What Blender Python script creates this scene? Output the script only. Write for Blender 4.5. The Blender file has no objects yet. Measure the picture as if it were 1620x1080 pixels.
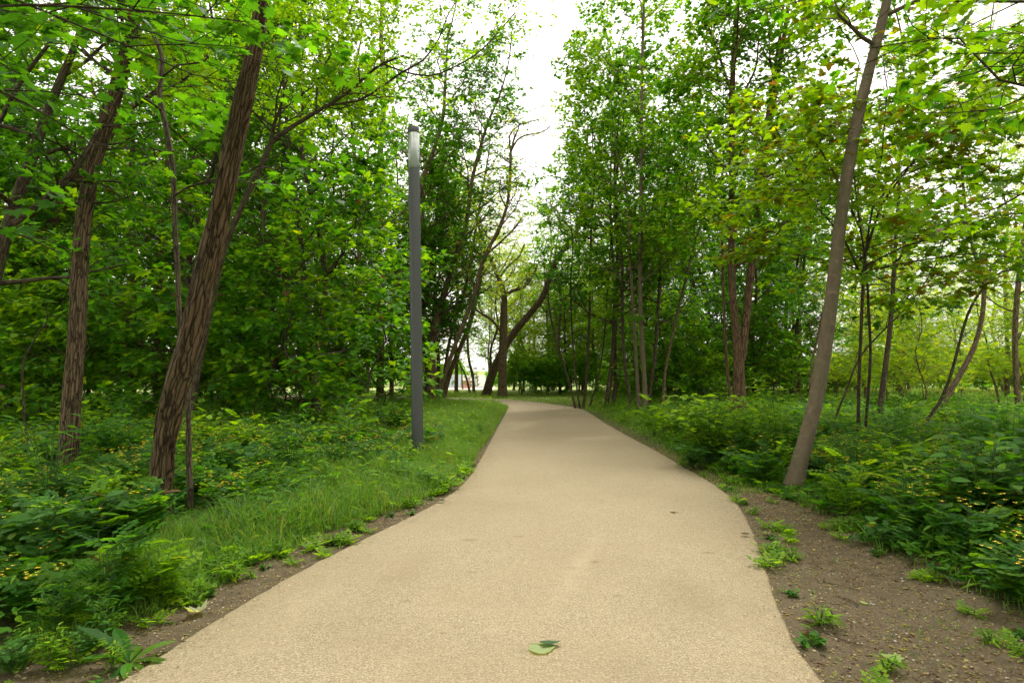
import bpy, math, random
import numpy as np
from mathutils import Vector, noise as mnoise
random.seed(7); RNG = np.random.default_rng(7)
R = math.radians
SC = bpy.context.scene
COL = SC.collection

# ------------------------------------------------------------------ camera, sky, sun, exposure
F = 1000.0; CAMZ = 1.55; PITCH = math.atan(45 / F)
cd = bpy.data.cameras.new('camera'); cam = bpy.data.objects.new('camera', cd); COL.objects.link(cam)
cd.sensor_width = 36; cd.lens = F * 36 / 1620; cd.clip_start = 0.05; cd.clip_end = 3000
cam.location = (0, 0, CAMZ); cam.rotation_euler = (math.pi / 2 + PITCH, 0, 0)
SC.camera = cam
EL, AZ = R(58), R(20)
world = bpy.data.worlds.new("World"); SC.world = world; world.use_nodes = True
wn = world.node_tree; wn.nodes.clear()
def N(nt, t, **k):
    n = nt.nodes.new(t)
    for a, b in k.items():
        if a == 'inp':
            for i, v in b.items(): n.inputs[i].default_value = v
        else: setattr(n, a, b)
    return n
sky = N(wn, 'ShaderNodeTexSky', sky_type='NISHITA', sun_disc=False, sun_elevation=EL, sun_rotation=AZ)
sky.dust_density = 3.0
hs = N(wn, 'ShaderNodeHueSaturation', inp={'Saturation': 0.12})
tcw = N(wn, 'ShaderNodeTexCoord'); nzw = N(wn, 'ShaderNodeTexNoise', inp={'Scale': 2.2, 'Detail': 5.0})
mrw = N(wn, 'ShaderNodeMapRange', inp={'From Min': 0.3, 'From Max': 0.7, 'To Min': 0.75, 'To Max': 1.0})
mixw = N(wn, 'ShaderNodeMix', data_type='RGBA', inp={7: (10.2, 9.7, 9.0, 1)})
bgw = N(wn, 'ShaderNodeBackground', inp={'Strength': 0.08}); ow = N(wn, 'ShaderNodeOutputWorld')
L = wn.links.new
L(sky.outputs[0], hs.inputs['Color']); L(tcw.outputs['Generated'], nzw.inputs['Vector']); L(nzw.outputs[0], mrw.inputs[0])
L(hs.outputs[0], mixw.inputs[6]); L(mrw.outputs[0], mixw.inputs[0]); L(mixw.outputs[2], bgw.inputs[0]); L(bgw.outputs[0], ow.inputs[0])
sd = bpy.data.lights.new('sun', 'SUN'); sun = bpy.data.objects.new('sun', sd); COL.objects.link(sun)
sd.energy = 1.5; sd.angle = R(14); sd.color = (1, .96, .9)
# sun placed at sky rotation AZ (from +Y towards +X) and elevation EL
sun.rotation_euler = Vector((math.sin(AZ) * math.cos(EL), math.cos(AZ) * math.cos(EL), math.sin(EL))).to_track_quat('Z', 'Y').to_euler()
vs = SC.view_settings; SC.display_settings.display_device = 'sRGB'
vs.view_transform = 'Standard'; vs.look = 'None'; vs.gamma = 1; vs.exposure = 1.52
cy = SC.cycles; cy.use_denoising = True; cy.max_bounces = 10; cy.diffuse_bounces = 7; cy.transmission_bounces = 6; cy.glossy_bounces = 2
cy.transparent_max_bounces = 6; cy.use_adaptive_sampling = True; cy.adaptive_threshold = 0.02; cy.caustics_reflective = False; cy.caustics_refractive = False

# ------------------------------------------------------------------ photograph pixel -> world
def ray(px, py):
    u, v = (px - 810) / F, (540 - py) / F
    return Vector((u, math.cos(PITCH) - v * math.sin(PITCH), math.sin(PITCH) + v * math.cos(PITCH)))
def at(px, py, Y):
    d = ray(px, py); return Vector((0, 0, CAMZ)) + d * (Y / d.y)
def G(px, py):
    d = ray(px, py); t = -CAMZ / d.z; return Vector((d.x * t, d.y * t, 0))

# ------------------------------------------------------------------ tagging and object helpers
def tag(o, label=None, cat=None, group=None, kind=None):
    for k, v in (('label', label), ('category', cat), ('group', group), ('kind', kind)):
        if v: o[k] = v
    return o
def empty(name, loc):
    o = bpy.data.objects.new(name, None); COL.objects.link(o); o.location = loc; o.empty_display_size = .2; return o
def mk(name, V, Fc, mat, parent=None, smooth=True, attrs=None, off=None):
    """V (n,3); Fc list of (m,k) int arrays (k = 3 or 4)"""
    me = bpy.data.meshes.new(name)
    V = np.asarray(V, np.float32)
    if off is not None: V = V - np.asarray(off, np.float32)
    if not isinstance(Fc, list): Fc = [Fc]
    Fc = [np.asarray(f, np.int32) for f in Fc if len(f)]
    me.vertices.add(len(V)); me.vertices.foreach_set('co', V.ravel())
    nl = sum(f.size for f in Fc); npoly = sum(len(f) for f in Fc)
    me.loops.add(nl); me.polygons.add(npoly)
    me.loops.foreach_set('vertex_index', np.concatenate([f.ravel() for f in Fc]))
    tot = np.concatenate([np.full(len(f), f.shape[1], np.int32) for f in Fc])
    st = np.concatenate([[0], np.cumsum(tot)[:-1]]).astype(np.int32)
    me.polygons.foreach_set('loop_start', st); me.polygons.foreach_set('loop_total', tot)
    me.polygons.foreach_set('use_smooth', np.full(npoly, smooth, bool))
    for k, a in (attrs or {}).items():
        if a.shape[1] == 4:
            at_ = me.attributes.new(k, 'FLOAT_COLOR', 'POINT'); at_.data.foreach_set('color', a.astype(np.float32).ravel())
        else:
            at_ = me.attributes.new(k, 'FLOAT_VECTOR', 'POINT'); at_.data.foreach_set('vector', a.astype(np.float32).ravel())
    me.update(calc_edges=True)
    if mat: me.materials.append(mat)
    o = bpy.data.objects.new(name, me); COL.objects.link(o)
    if parent: o.parent = parent
    return o
def copy_tree(o, parent=None):
    c = o.copy(); COL.objects.link(c)
    if parent: c.parent = parent
    for ch in o.children: copy_tree(ch, c)
    return c

# ------------------------------------------------------------------ materials
def mat(name):
    m = bpy.data.materials.new(name); m.use_nodes = True; nt = m.node_tree; nt.nodes.clear()
    return m, nt, N(nt, 'ShaderNodeOutputMaterial')
def ramp(nt, fac, stops):
    r = N(nt, 'ShaderNodeValToRGB'); e = r.color_ramp.elements
    while len(e) < len(stops): e.new(.5)
    for i, (p, c) in enumerate(stops): e[i].position = p; e[i].color = (*c, 1)
    nt.links.new(fac, r.inputs[0]); return r.outputs[0]
def noise(nt, vec, scale, detail=5, rough=.55):
    n = N(nt, 'ShaderNodeTexNoise', inp={'Scale': scale, 'Detail': detail, 'Roughness': rough})
    if vec is not None: nt.links.new(vec, n.inputs['Vector'])
    return n.outputs[0]
def mixc(nt, a, b, fac, mode='MIX'):
    m = N(nt, 'ShaderNodeMix', data_type='RGBA', blend_type=mode)
    for s, v in ((6, a), (7, b), (0, fac)):
        if isinstance(v, (tuple, float, int)): m.inputs[s].default_value = (*v, 1) if isinstance(v, tuple) else v
        else: nt.links.new(v, m.inputs[s])
    return m.outputs[2]
def mrange(nt, v, a, b, c=0., d=1.):
    m = N(nt, 'ShaderNodeMapRange', inp={'From Min': a, 'From Max': b, 'To Min': c, 'To Max': d}); nt.links.new(v, m.inputs[0]); return m.outputs[0]
def bumpn(nt, h, dist, strength=1.):
    b = N(nt, 'ShaderNodeBump', inp={'Strength': strength, 'Distance': dist}); nt.links.new(h, b.inputs['Height']); return b.outputs[0]

def leaf_mat(name, transl=.5, rough=.55, spec=.14):
    m, nt, out = mat(name)
    a = N(nt, 'ShaderNodeAttribute', attribute_name='tint')
    geo = N(nt, 'ShaderNodeNewGeometry')
    # the pale underside of a leaf
    under = mixc(nt, a.outputs['Color'], (.9, 1.05, 1.3), .6, 'MULTIPLY')
    colr = mixc(nt, a.outputs['Color'], under, geo.outputs['Backfacing'])
    p = N(nt, 'ShaderNodeBsdfPrincipled', inp={'Roughness': rough, 'Specular IOR Level': spec})
    nt.links.new(colr, p.inputs['Base Color'])
    tcol = mixc(nt, a.outputs['Color'], (2.3, 2.05, .4), 1.0, 'MULTIPLY')
    t = N(nt, 'ShaderNodeBsdfTranslucent'); nt.links.new(tcol, t.inputs[0])
    mx = N(nt, 'ShaderNodeMixShader', inp={0: transl})
    nt.links.new(p.outputs[0], mx.inputs[1]); nt.links.new(t.outputs[0], mx.inputs[2]); nt.links.new(mx.outputs[0], out.inputs[0])
    return m
LEAF = leaf_mat('leaf'); GRASS = leaf_mat('grass_blade', .35, .5, .25)
def simple(name, colr, rough=.7, spec=.3, metal=0., bump=None):
    m, nt, out = mat(name)
    p = N(nt, 'ShaderNodeBsdfPrincipled', inp={'Roughness': rough, 'Specular IOR Level': spec, 'Metallic': metal})
    tc = N(nt, 'ShaderNodeTexCoord'); nz = noise(nt, tc.outputs['Object'], 9, 6)
    nt.links.new(mixc(nt, tuple(c * .8 for c in colr), tuple(min(1, c * 1.15) for c in colr), nz), p.inputs['Base Color'])
    if bump: nt.links.new(bumpn(nt, noise(nt, tc.outputs['Object'], 60, 4), bump), p.inputs['Normal'])
    nt.links.new(p.outputs[0], out.inputs[0]); return m
PETAL = simple('petal', (.85, .62, .02), .5)

def bark_mat(name, dark, mid, light, stretch=.12, scale=28., bump=.012, moss=0., band=0., plates=True, warp=.05):
    m, nt, out = mat(name)
    a = N(nt, 'ShaderNodeAttribute', attribute_name='bk')
    wn_ = N(nt, 'ShaderNodeTexNoise', inp={'Scale': 7., 'Detail': 3.}); nt.links.new(a.outputs['Vector'], wn_.inputs['Vector'])
    wv = N(nt, 'ShaderNodeVectorMath', operation='MULTIPLY_ADD'); nt.links.new(wn_.outputs['Color'], wv.inputs[0]); wv.inputs[1].default_value = (warp, warp, .3); nt.links.new(a.outputs['Vector'], wv.inputs[2])
    mp = N(nt, 'ShaderNodeMapping', inp={'Scale': (1, 1, stretch)}); nt.links.new(wv.outputs[0], mp.inputs[0])
    wob = noise(nt, a.outputs['Vector'], 5, 3)
    n1 = noise(nt, mp.outputs[0], scale, 6, .6)
    vo = N(nt, 'ShaderNodeTexVoronoi', feature='DISTANCE_TO_EDGE', inp={'Scale': scale * .7}); nt.links.new(mp.outputs[0], vo.inputs['Vector'])
    crack = mrange(nt, vo.outputs['Distance'], 0, .22, 0 if plates else .85)
    h = N(nt, 'ShaderNodeMath', operation='MULTIPLY'); nt.links.new(n1, h.inputs[0]); nt.links.new(crack, h.inputs[1])
    c = ramp(nt, h.outputs[0], [(.05, dark), (.35, mid), (.75, light)])
    c = mixc(nt, c, tuple(x * .7 for x in mid), mrange(nt, wob, .5, .75, 0, .6))
    if band:
        mp2 = N(nt, 'ShaderNodeMapping', inp={'Scale': (1, 1, 6)}); nt.links.new(a.outputs['Vector'], mp2.inputs[0])
        c = mixc(nt, c, tuple(x * 1.5 for x in light), mrange(nt, noise(nt, mp2.outputs[0], 3, 4), .58, .75, 0, band))
    if moss:
        c = mixc(nt, c, (.05, .075, .02), mrange(nt, noise(nt, a.outputs['Vector'], 2.2, 5), .48, .7, 0, moss))
    p = N(nt, 'ShaderNodeBsdfPrincipled', inp={'Roughness': .85, 'Specular IOR Level': .2})
    nt.links.new(c, p.inputs['Base Color']); nt.links.new(bumpn(nt, h.outputs[0], bump), p.inputs['Normal']); nt.links.new(p.outputs[0], out.inputs[0])
    return m
B_FUR = bark_mat('furrowed_bark', (.022, .013, .008), (.13, .088, .048), (.20, .142, .085), .15, 27, .02, .2, warp=.06)
B_GREY = bark_mat('smooth_grey_bark', (.07, .053, .033), (.108, .084, .053), (.155, .125, .082), .9, 9, .002, .35, .5, False)
B_BRN = bark_mat('brown_bark', (.05, .032, .018), (.17, .118, .07), (.27, .20, .13), .15, 32, .012, .35)
B_RED = bark_mat('red_brown_bark', (.045, .024, .012), (.13, .078, .042), (.21, .15, .09), .15, 26, .012, .2)
B_DARK = bark_mat('dark_bark', (.028, .02, .012), (.085, .062, .038), (.15, .115, .075), .2, 30, .008, .4)

# ------------------------------------------------------------------ path outline and ground height
PL = [G(*p) for p in [(185,1080),(300,1005),(400,945),(500,888),(560,860),(600,842),(650,818),(690,797),(718,781),(735,765),(750,745),(765,718),(780,690),(792,668),(801,652),(805,643)]]
PR = [G(*p) for p in [(1270,1080),(1258,1040),(1240,995),(1218,925),(1200,862),(1180,815),(1160,786),(1135,768),(1090,744),(1040,714),(990,688),(955,668),(930,651),(915,645),(880,640),(830,634),(785,631)]]
PL = [Vector((-2.3,-4,0)), Vector((-2.15,0,0)), Vector((-2.05,2,0))] + PL + [Vector((-.5,28.2,0)), Vector((-1.8,29.6,0)), Vector((-4,31.2,0)), Vector((-10,33,0)), Vector((-20,34,0))]
PR = [Vector((1.9,-4,0)), Vector((1.65,0,0)), Vector((1.55,2,0))] + PR + [Vector((-3,35.2,0)), Vector((-6,36.6,0)), Vector((-11,37.6,0)), Vector((-20,38.5,0))]
def resample(P, n, k=20):
    P = np.array([[p.x, p.y] for p in P]); d = np.r_[0, np.cumsum(np.hypot(*np.diff(P, axis=0).T))]
    # Catmull-like smoothing through dense linear + moving average
    t = np.linspace(0, d[-1], n); q = np.c_[np.interp(t, d, P[:, 0]), np.interp(t, d, P[:, 1])]
    pad = np.pad(q, ((k, k), (0, 0)), mode='edge'); ker = np.hanning(2 * k + 1); ker /= ker.sum()
    s = np.c_[np.convolve(pad[:, 0], ker, 'valid'), np.convolve(pad[:, 1], ker, 'valid')]
    s[0], s[-1] = q[0], q[-1]; return s
QL, QR = resample(PL, 900, 26), resample(PR, 900, 26)
PATHPOLY = np.r_[QL, QR[::-1]]
def in_poly(x, y, poly):
    ins = np.zeros(len(x), bool); px, py = poly[:, 0], poly[:, 1]; j = len(poly) - 1
    for i in range(len(poly)):
        if py[i] != py[j]:
            c = ((py[i] > y) != (py[j] > y)) & (x < (px[j] - px[i]) * (y - py[i]) / (py[j] - py[i]) + px[i]); ins ^= c
        j = i
    return ins
mL, mR = QL[:, 1] < 27, QR[:, 1] < 24
def xl(y): return np.interp(y, QL[mL, 1], QL[mL, 0])
def xr(y): return np.interp(y, QR[mR, 1], QR[mR, 0])
def sn(x, y, s=0):
    return (np.sin(x * .9 + 1.3 * np.sin(y * .7 + s) + s) + np.sin(y * 1.1 + 1.7 * np.sin(x * .6 - s)) + .5 * np.sin(x * 2.9 + y * 2.3 + s) + .4 * np.sin(x * 5.3 - y * 4.7)) / 2.9
def gh(x, y):
    x = np.asarray(x, float); y = np.asarray(y, float)
    yy = np.clip(y, -3, 26)
    dl = np.clip((xl(yy) - x - .2) / 2.5, 0, 1); dr = np.clip((x - xr(yy) - .5) / 3, 0, 1)
    far = np.clip((y - 26) / 6, 0, 1); side = np.maximum(dl, dr)
    z = side * (.10 + .10 * sn(x, y)) * (1 - far) + far * .05 * sn(x * .3, y * .3) * 0
    t = np.clip((y - 42) / 70, 0, 1)
    z = z - 1.8 * t * t * (3 - 2 * t)
    z = z + .012 * sn(x * 6, y * 6, 2) * np.clip(side * 8, 0, 1)
    return z
def gz(x, y): return float(gh(np.array([x]), np.array([y]))[0])
def GG(px, py):
    """where the ray through a pixel meets the uneven ground"""
    d = ray(px, py); z = 0.
    for _ in range(12):
        t = (z - CAMZ) / d.z; z = .5 * z + .5 * gz(d.x * t, d.y * t)
    return Vector((d.x * t, d.y * t, z))
# dirt strip: right bare verge boundary (vegetation starts beyond) as offset from the path edge
DR_y = np.array([0, 3.1, 4.0, 5.2, 6.3, 7.4, 8.6, 9.5, 11, 14, 20, 26]); DR_w = np.array([1.6, 1.45, 1.30, 1.05, .80, .55, .38, .28, .15, .25, .2, .1])
DL_y = np.array([0, 3.1, 4.2, 5.5, 7, 9, 12, 16, 27]); DL_w = np.array([.75, .62, .5, .42, .28, .16, .08, .04, .03])
def veg_left(x, y):   # distance into the left vegetation
    return xl(y) - np.interp(y, DL_y, DL_w) * (1 + .35 * sn(x * 2, y * 2.2, 1)) - x
def veg_right(x, y):
    return x - xr(y) - np.interp(y, DR_y, DR_w) * (1 + .22 * sn(x * 1.5, y * 2, 3) + .12 * sn(x * 6, y * 7, 5))

# ground: one sheet, fine near the camera and reaching the horizon
def axis(n, a, b, c=9.):
    t = np.linspace(-1, 1, n); return np.sinh(t * c) / math.sinh(c)
gx = np.unique(np.r_[-1500., -700, -350, -180, -100, np.arange(-60, -12, 2.), np.arange(-12, 12, .12), np.arange(12, 60, 2.), 60, 100, 180, 350, 700, 1500])
gy = np.unique(np.r_[-400., -100, -30, -10, np.arange(-4, 30, .14), np.arange(30, 60, 1.), np.arange(60, 140, 5.), 140, 200, 350, 700, 1500, 2500])
XX, YY = np.meshgrid(gx, gy); ZZ = gh(XX, YY)
gi = np.arange(XX.size).reshape(XX.shape)
q = np.stack([gi[:-1, :-1], gi[:-1, 1:], gi[1:, 1:], gi[1:, :-1]], -1).reshape(-1, 4)
m, nt, out = mat('woodland_soil'); tc = N(nt, 'ShaderNodeTexCoord'); P = tc.outputs['Object']
big = noise(nt, P, 1.1, 5); fine = noise(nt, P, 60, 8, .7); med = noise(nt, P, 9, 6, .65)
soil = ramp(nt, fine, [(.28, (.05, .038, .024)), (.5, (.112, .083, .048)), (.74, (.21, .165, .10))])
soil = mixc(nt, soil, (.06, .046, .028), mrange(nt, med, .44, .66, 0, .8))
soil = mixc(nt, soil, (.115, .09, .056), mrange(nt, big, .45, .65, 0, .6))
vor = N(nt, 'ShaderNodeTexVoronoi', feature='F1', inp={'Scale': 45., 'Randomness': 1.}); nt.links.new(P, vor.inputs['Vector'])
chip = mrange(nt, vor.outputs['Distance'], .16, .12)
vsep = N(nt, 'ShaderNodeSeparateColor'); nt.links.new(vor.outputs['Color'], vsep.inputs[0])
chipm = N(nt, 'ShaderNodeMath', operation='MULTIPLY'); nt.links.new(chip, chipm.inputs[0]); nt.links.new(mrange(nt, vsep.outputs[0], .72, .74), chipm.inputs[1])
soil = mixc(nt, soil, (.34, .28, .19), chipm.outputs[0])
moss = mixc(nt, (.035, .055, .012), (.07, .10, .02), fine)
sep = N(nt, 'ShaderNodeSeparateXYZ'); nt.links.new(P, sep.inputs[0])
field = mixc(nt, (.17, .25, .05), (.30, .32, .12), mrange(nt, big, .35, .65))
zfar = mrange(nt, sep.outputs[1], 27, 33)
av = N(nt, 'ShaderNodeAttribute', attribute_name='zone')
zc = N(nt, 'ShaderNodeSeparateColor'); nt.links.new(av.outputs['Color'], zc.inputs[0])
mfac = N(nt, 'ShaderNodeMath', operation='MULTIPLY'); nt.links.new(zc.outputs[0], mfac.inputs[0]); nt.links.new(mrange(nt, med, .35, .6, .5, 1), mfac.inputs[1])
c = mixc(nt, soil, moss, mfac.outputs[0]); c = mixc(nt, c, field, zfar)
p = N(nt, 'ShaderNodeBsdfPrincipled', inp={'Roughness': .95, 'Specular IOR Level': .15})
nt.links.new(c, p.inputs['Base Color']); nt.links.new(bumpn(nt, fine, .012, .9), p.inputs['Normal']); nt.links.new(p.outputs[0], out.inputs[0])
yc = np.clip(YY, -3, 26)
zone = np.clip(np.maximum(veg_left(XX, yc), veg_right(XX, yc)) / .5, 0, 1).ravel()
ground = mk('ground', np.c_[XX.ravel(), YY.ravel(), ZZ.ravel()], q, m, attrs={'zone': np.c_[zone, zone, zone, zone * 0 + 1]})
tag(ground, kind='structure', label='bare brown soil and green verge beside the path')

# path slab: buff resin-bound surface, 3 cm proud of the soil with rounded edge
n = len(QL); jit = np.array([mnoise.noise((i * .35, 0, 0)) + .7 * mnoise.noise((i * .93, 5, 0)) for i in range(n)]); jit2 = np.array([mnoise.noise((i * .35, 7, 3)) + .7 * mnoise.noise((i * .93, 9, 0)) for i in range(n)])
QLj = QL + np.c_[jit, jit * 0] * .016; QRj = QR + np.c_[jit2, jit2 * 0] * .016
cross = [(0, -.06), (0, .012), (.012, .022)]
rows = []
fr = np.r_[0, 0, .006, np.linspace(.12, .88, 5), .994, 1, 1]
zz = np.r_[-.08, .002, .010, np.full(5, .022) + .012, .010, .002, -.08]
V = np.concatenate([np.c_[QLj + (QRj - QLj) * f, np.full(n, z)] for f, z in zip(fr, zz)])
idx = np.arange(n * len(fr)).reshape(len(fr), n)
q = np.stack([idx[:-1, :-1], idx[1:, :-1], idx[1:, 1:], idx[:-1, 1:]], -1).reshape(-1, 4)
m, nt, out = mat('buff_aggregate'); tc = N(nt, 'ShaderNodeTexCoord'); P = tc.outputs['Object']
f1 = noise(nt, P, 95, 3, .7); f2 = noise(nt, P, 28, 5, .7); b1 = noise(nt, P, 1.6, 5, .6); b2 = noise(nt, P, .55, 3)
c = ramp(nt, f1, [(.30, (.135, .105, .062)), (.5, (.285, .23, .144)), (.70, (.46, .39, .265))])
c = mixc(nt, c, (.17, .125, .068), mrange(nt, f2, .48, .72, 0, .65))
c = mixc(nt, c, (.36, .29, .18), mrange(nt, noise(nt, P, 6, 7, .7), .5, .75, 0, .4))
c = mixc(nt, c, (.31, .24, .145), mrange(nt, b1, .45, .75, 0, .4))
c = mixc(nt, c, (.235, .178, .104), mrange(nt, b2, .4, .7, 0, .45))
# worn pale streak up the middle of the walking line
mp = N(nt, 'ShaderNodeMapping', inp={'Rotation': (0, 0, R(-9)), 'Location': (-.5, 0, 0), 'Scale': (1, 1, 1)}); nt.links.new(P, mp.inputs[0])
sx = N(nt, 'ShaderNodeSeparateXYZ'); nt.links.new(P, sx.inputs[0])
vst = N(nt, 'ShaderNodeTexVoronoi', feature='F1', inp={'Scale': 1.15, 'Randomness': 1.}); nt.links.new(P, vst.inputs['Vector'])
spn = N(nt, 'ShaderNodeMath', operation='ADD'); nt.links.new(vst.outputs['Distance'], spn.inputs[0]); nt.links.new(mrange(nt, f2, .2, .8, -.04, .04), spn.inputs[1])
c = mixc(nt, c, (.16, .11, .06), mrange(nt, spn.outputs[0], .05, .02, 0, .7))
wear = N(nt, 'ShaderNodeMapping', inp={'Scale': (1.5, .35, 1)}); nt.links.new(P, wear.inputs[0])
c = mixc(nt, c, (.37, .30, .19), mrange(nt, noise(nt, wear.outputs[0], 1.1, 9, .75), .58, .78, 0, .45))
def spot(c, pt, r0, r1, colr, amt, sc=(1, 1, 1)):
    q = G(*pt); vm = N(nt, 'ShaderNodeMapping', inp={'Location': (-q.x * sc[0], -q.y * sc[1], 0), 'Scale': (sc[0], sc[1], 0)}); nt.links.new(P, vm.inputs[0])
    ln_ = N(nt, 'ShaderNodeVectorMath', operation='LENGTH'); nt.links.new(vm.outputs[0], ln_.inputs[0])
    ad = N(nt, 'ShaderNodeMath', operation='MULTIPLY_ADD'); nt.links.new(noise(nt, P, .5 / r1, 6, .7), ad.inputs[0]); ad.inputs[1].default_value = r1 * 1.8; nt.links.new(ln_.outputs['Value'], ad.inputs[2])
    return mixc(nt, c, colr, mrange(nt, ad.outputs[0], r1 * 1.9, r0 + r1 * .6, 0, amt))
for pt, ra in (((640, 958), .035), ((745, 912), .03), ((822, 854), .05), ((745, 860), .06), ((1070, 816), .03), ((905, 905), .05), ((1120, 880), .05), ((700, 1010), .02), ((980, 950), .03)): c = spot(c, pt, 0, ra, (.10, .07, .04), .6, (.6, 1, 0))
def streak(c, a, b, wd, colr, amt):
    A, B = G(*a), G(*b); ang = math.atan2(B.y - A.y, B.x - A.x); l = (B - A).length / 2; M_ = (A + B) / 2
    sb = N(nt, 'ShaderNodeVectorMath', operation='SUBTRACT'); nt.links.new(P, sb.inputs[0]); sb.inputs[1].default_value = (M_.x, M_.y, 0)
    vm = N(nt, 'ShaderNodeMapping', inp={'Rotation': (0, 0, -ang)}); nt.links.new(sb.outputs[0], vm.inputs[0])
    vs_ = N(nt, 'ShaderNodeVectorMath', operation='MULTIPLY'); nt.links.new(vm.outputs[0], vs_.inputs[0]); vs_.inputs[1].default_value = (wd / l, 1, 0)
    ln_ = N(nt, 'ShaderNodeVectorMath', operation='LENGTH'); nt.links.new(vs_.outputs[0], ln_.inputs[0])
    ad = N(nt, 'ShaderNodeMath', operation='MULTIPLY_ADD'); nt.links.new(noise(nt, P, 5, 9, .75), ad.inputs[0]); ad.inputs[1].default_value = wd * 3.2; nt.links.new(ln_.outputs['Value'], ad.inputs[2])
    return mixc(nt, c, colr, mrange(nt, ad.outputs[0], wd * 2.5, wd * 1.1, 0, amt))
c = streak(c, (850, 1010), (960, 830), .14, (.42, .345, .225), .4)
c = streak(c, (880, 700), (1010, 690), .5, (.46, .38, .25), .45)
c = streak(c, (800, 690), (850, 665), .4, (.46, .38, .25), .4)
c = streak(c, (1060, 900), (1130, 1000), .2, (.19, .145, .085), .5)
c = streak(c, (560, 980), (700, 860), .2, (.20, .15, .085), .5)
c = streak(c, (700, 820), (790, 700), .25, (.20, .15, .085), .4)
for pt, ra, am in (((560, 1000), .5, .3), ((1100, 960), .6, .3), ((760, 800), .7, .25), ((1000, 1060), .4, .3)): c = spot(c, pt, 0, ra, (.17, .13, .075), am)
p = N(nt, 'ShaderNodeBsdfPrincipled', inp={'Roughness': .88, 'Specular IOR Level': .2})
nt.links.new(c, p.inputs['Base Color']); nt.links.new(bumpn(nt, f1, .004, .8), p.inputs['Normal']); nt.links.new(p.outputs[0], out.inputs[0])
path = mk('path', V, q, m); tag(path, kind='structure', label='buff gravel-bound footpath curving away to the left')

# ------------------------------------------------------------------ leaves
def tpl(ring, centre=None, droop=.18, fold=.10):
    """fan triangles; ring of (x,y) for the right half, mirrored"""
    pts = [ring[0]] + ring[1:-1] + [ring[-1]] + [(-x, y) for x, y in ring[1:-1][::-1]]
    c = centre or (0, .4)
    P = np.array([c] + pts, float); z = -droop * P[:, 1] ** 2 + fold * np.abs(P[:, 0]) - .25 * fold * 0
    T = np.c_[P, z]; n_ = len(pts)
    Fc = np.array([(0, 1 + i, 1 + (i + 1) % n_) for i in range(n_)])
    return T, Fc
MAPLE = tpl([(0, 0), (.16, -.10), (.34, -.06), (.28, .08), (.60, .20), (.50, .30), (.64, .46), (.30, .44), (.30, .66), (.14, .62), (0, 1.0)], (0, .32))
MAPLE_M = tpl([(0, 0), (.34, -.06), (.28, .12), (.62, .36), (.28, .44), (.24, .68), (0, 1.0)], (0, .32))
MAPLE_F = tpl([(0, -.02), (.5, .18), (.22, .5), (0, 1.0)], (0, .3))
OVATE = tpl([(0, 0), (.22, .2), (.27, .45), (.15, .8), (0, 1.0)], (0, .45))
OVATE_F = (np.array([(0, 0, 0), (.27, .4, .02), (0, 1, -.15), (-.27, .4, .02)]), np.array([(0, 1, 2), (0, 2, 3)]))
def pinnate(nl=4, w=.16):
    V, Fc = [], []
    def lf(b, ang, s):
        i = len(V); ca, sa = math.cos(ang), math.sin(ang)
        for x, y, z in ((0, 0, 0), (.34, .45, .0), (0, 1, -.12), (-.34, .45, .0)):
            X, Y = x * s, y * s; V.append((b[0] + X * ca + Y * sa, b[1] - X * sa + Y * ca, z * s - .12 * b[1] ** 2))
        Fc.extend([(i, i + 1, i + 2), (i, i + 2, i + 3)])
    for k in range(nl):
        y = .2 + .62 * k / (nl - 1)
        for sgn in (1, -1): lf((.01 * sgn, y), sgn * 1.15, w * 1.9 * (1 - .2 * k / nl))
    lf((0, .85), 0, w * 1.9)
    return np.array(V), np.array(Fc)
PINN = pinnate()
def celandine_tpl():
    V, Fc = [], []
    def blob(cx, cy, s, ang):
        i = len(V); V.append((cx, cy, .02)); k = 7
        for a in range(k):
            r = s * (1 if a % 2 else .72); t = ang + a * 2 * math.pi / k
            V.append((cx + r * math.cos(t), cy + r * math.sin(t), -.04 + .03 * random.random()))
        Fc.extend([(i, i + 1 + a, i + 1 + (a + 1) % k) for a in range(k)])
    for k, y in enumerate((.25, .5, .74)):
        for s in (1, -1): blob(s * (.18 + .03 * (k == 1)), y, .165 + .02 * k, .3 * s)
    blob(0, .93, .21, 0); i = len(V); V.extend([(-.012, 0, 0), (.012, 0, 0), (0, .9, 0)]); Fc.append((i, i + 1, i + 2))
    return np.array(V), np.array(Fc)
CEL = celandine_tpl()
LANCE = tpl([(0, 0), (.10, .25), (.12, .45), (.07, .75), (0, 1.0)], (0, .45), .25, .2)

PAL = {  # leaf base colours (linear)
    'maple': [(.052, .158, .010), (.075, .205, .012), (.040, .128, .010)],
    'bright': [(.125, .245, .010), (.16, .28, .012), (.09, .195, .010)],
    'lime': [(.22, .32, .015), (.17, .29, .012), (.27, .34, .03)],
    'dark': [(.030, .105, .012), (.040, .130, .012), (.048, .145, .012)],
    'bronze': [(.095, .098, .010), (.11, .085, .011), (.10, .14, .010), (.09, .17, .010)],
    'herb': [(.036, .118, .010), (.052, .15, .012), (.028, .095, .012), (.085, .19, .012)],
    'blue': [(.055, .145, .030), (.075, .17, .045), (.045, .13, .018)],
}
def tints(n, pal, rng=RNG):
    P = np.array(PAL[pal]); c = P[rng.integers(0, len(P), n)] * rng.uniform(.8, 1.55, (n, 1))
    yel = rng.random(n) < .02; c[yel] = c[yel] * [2.2, 1.5, 1.]; brn = rng.random(n) < .006; c[brn] = (.16, .09, .04)
    return c
def unit(a): return a / np.maximum(np.linalg.norm(a, axis=1, keepdims=True), 1e-9)
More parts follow.
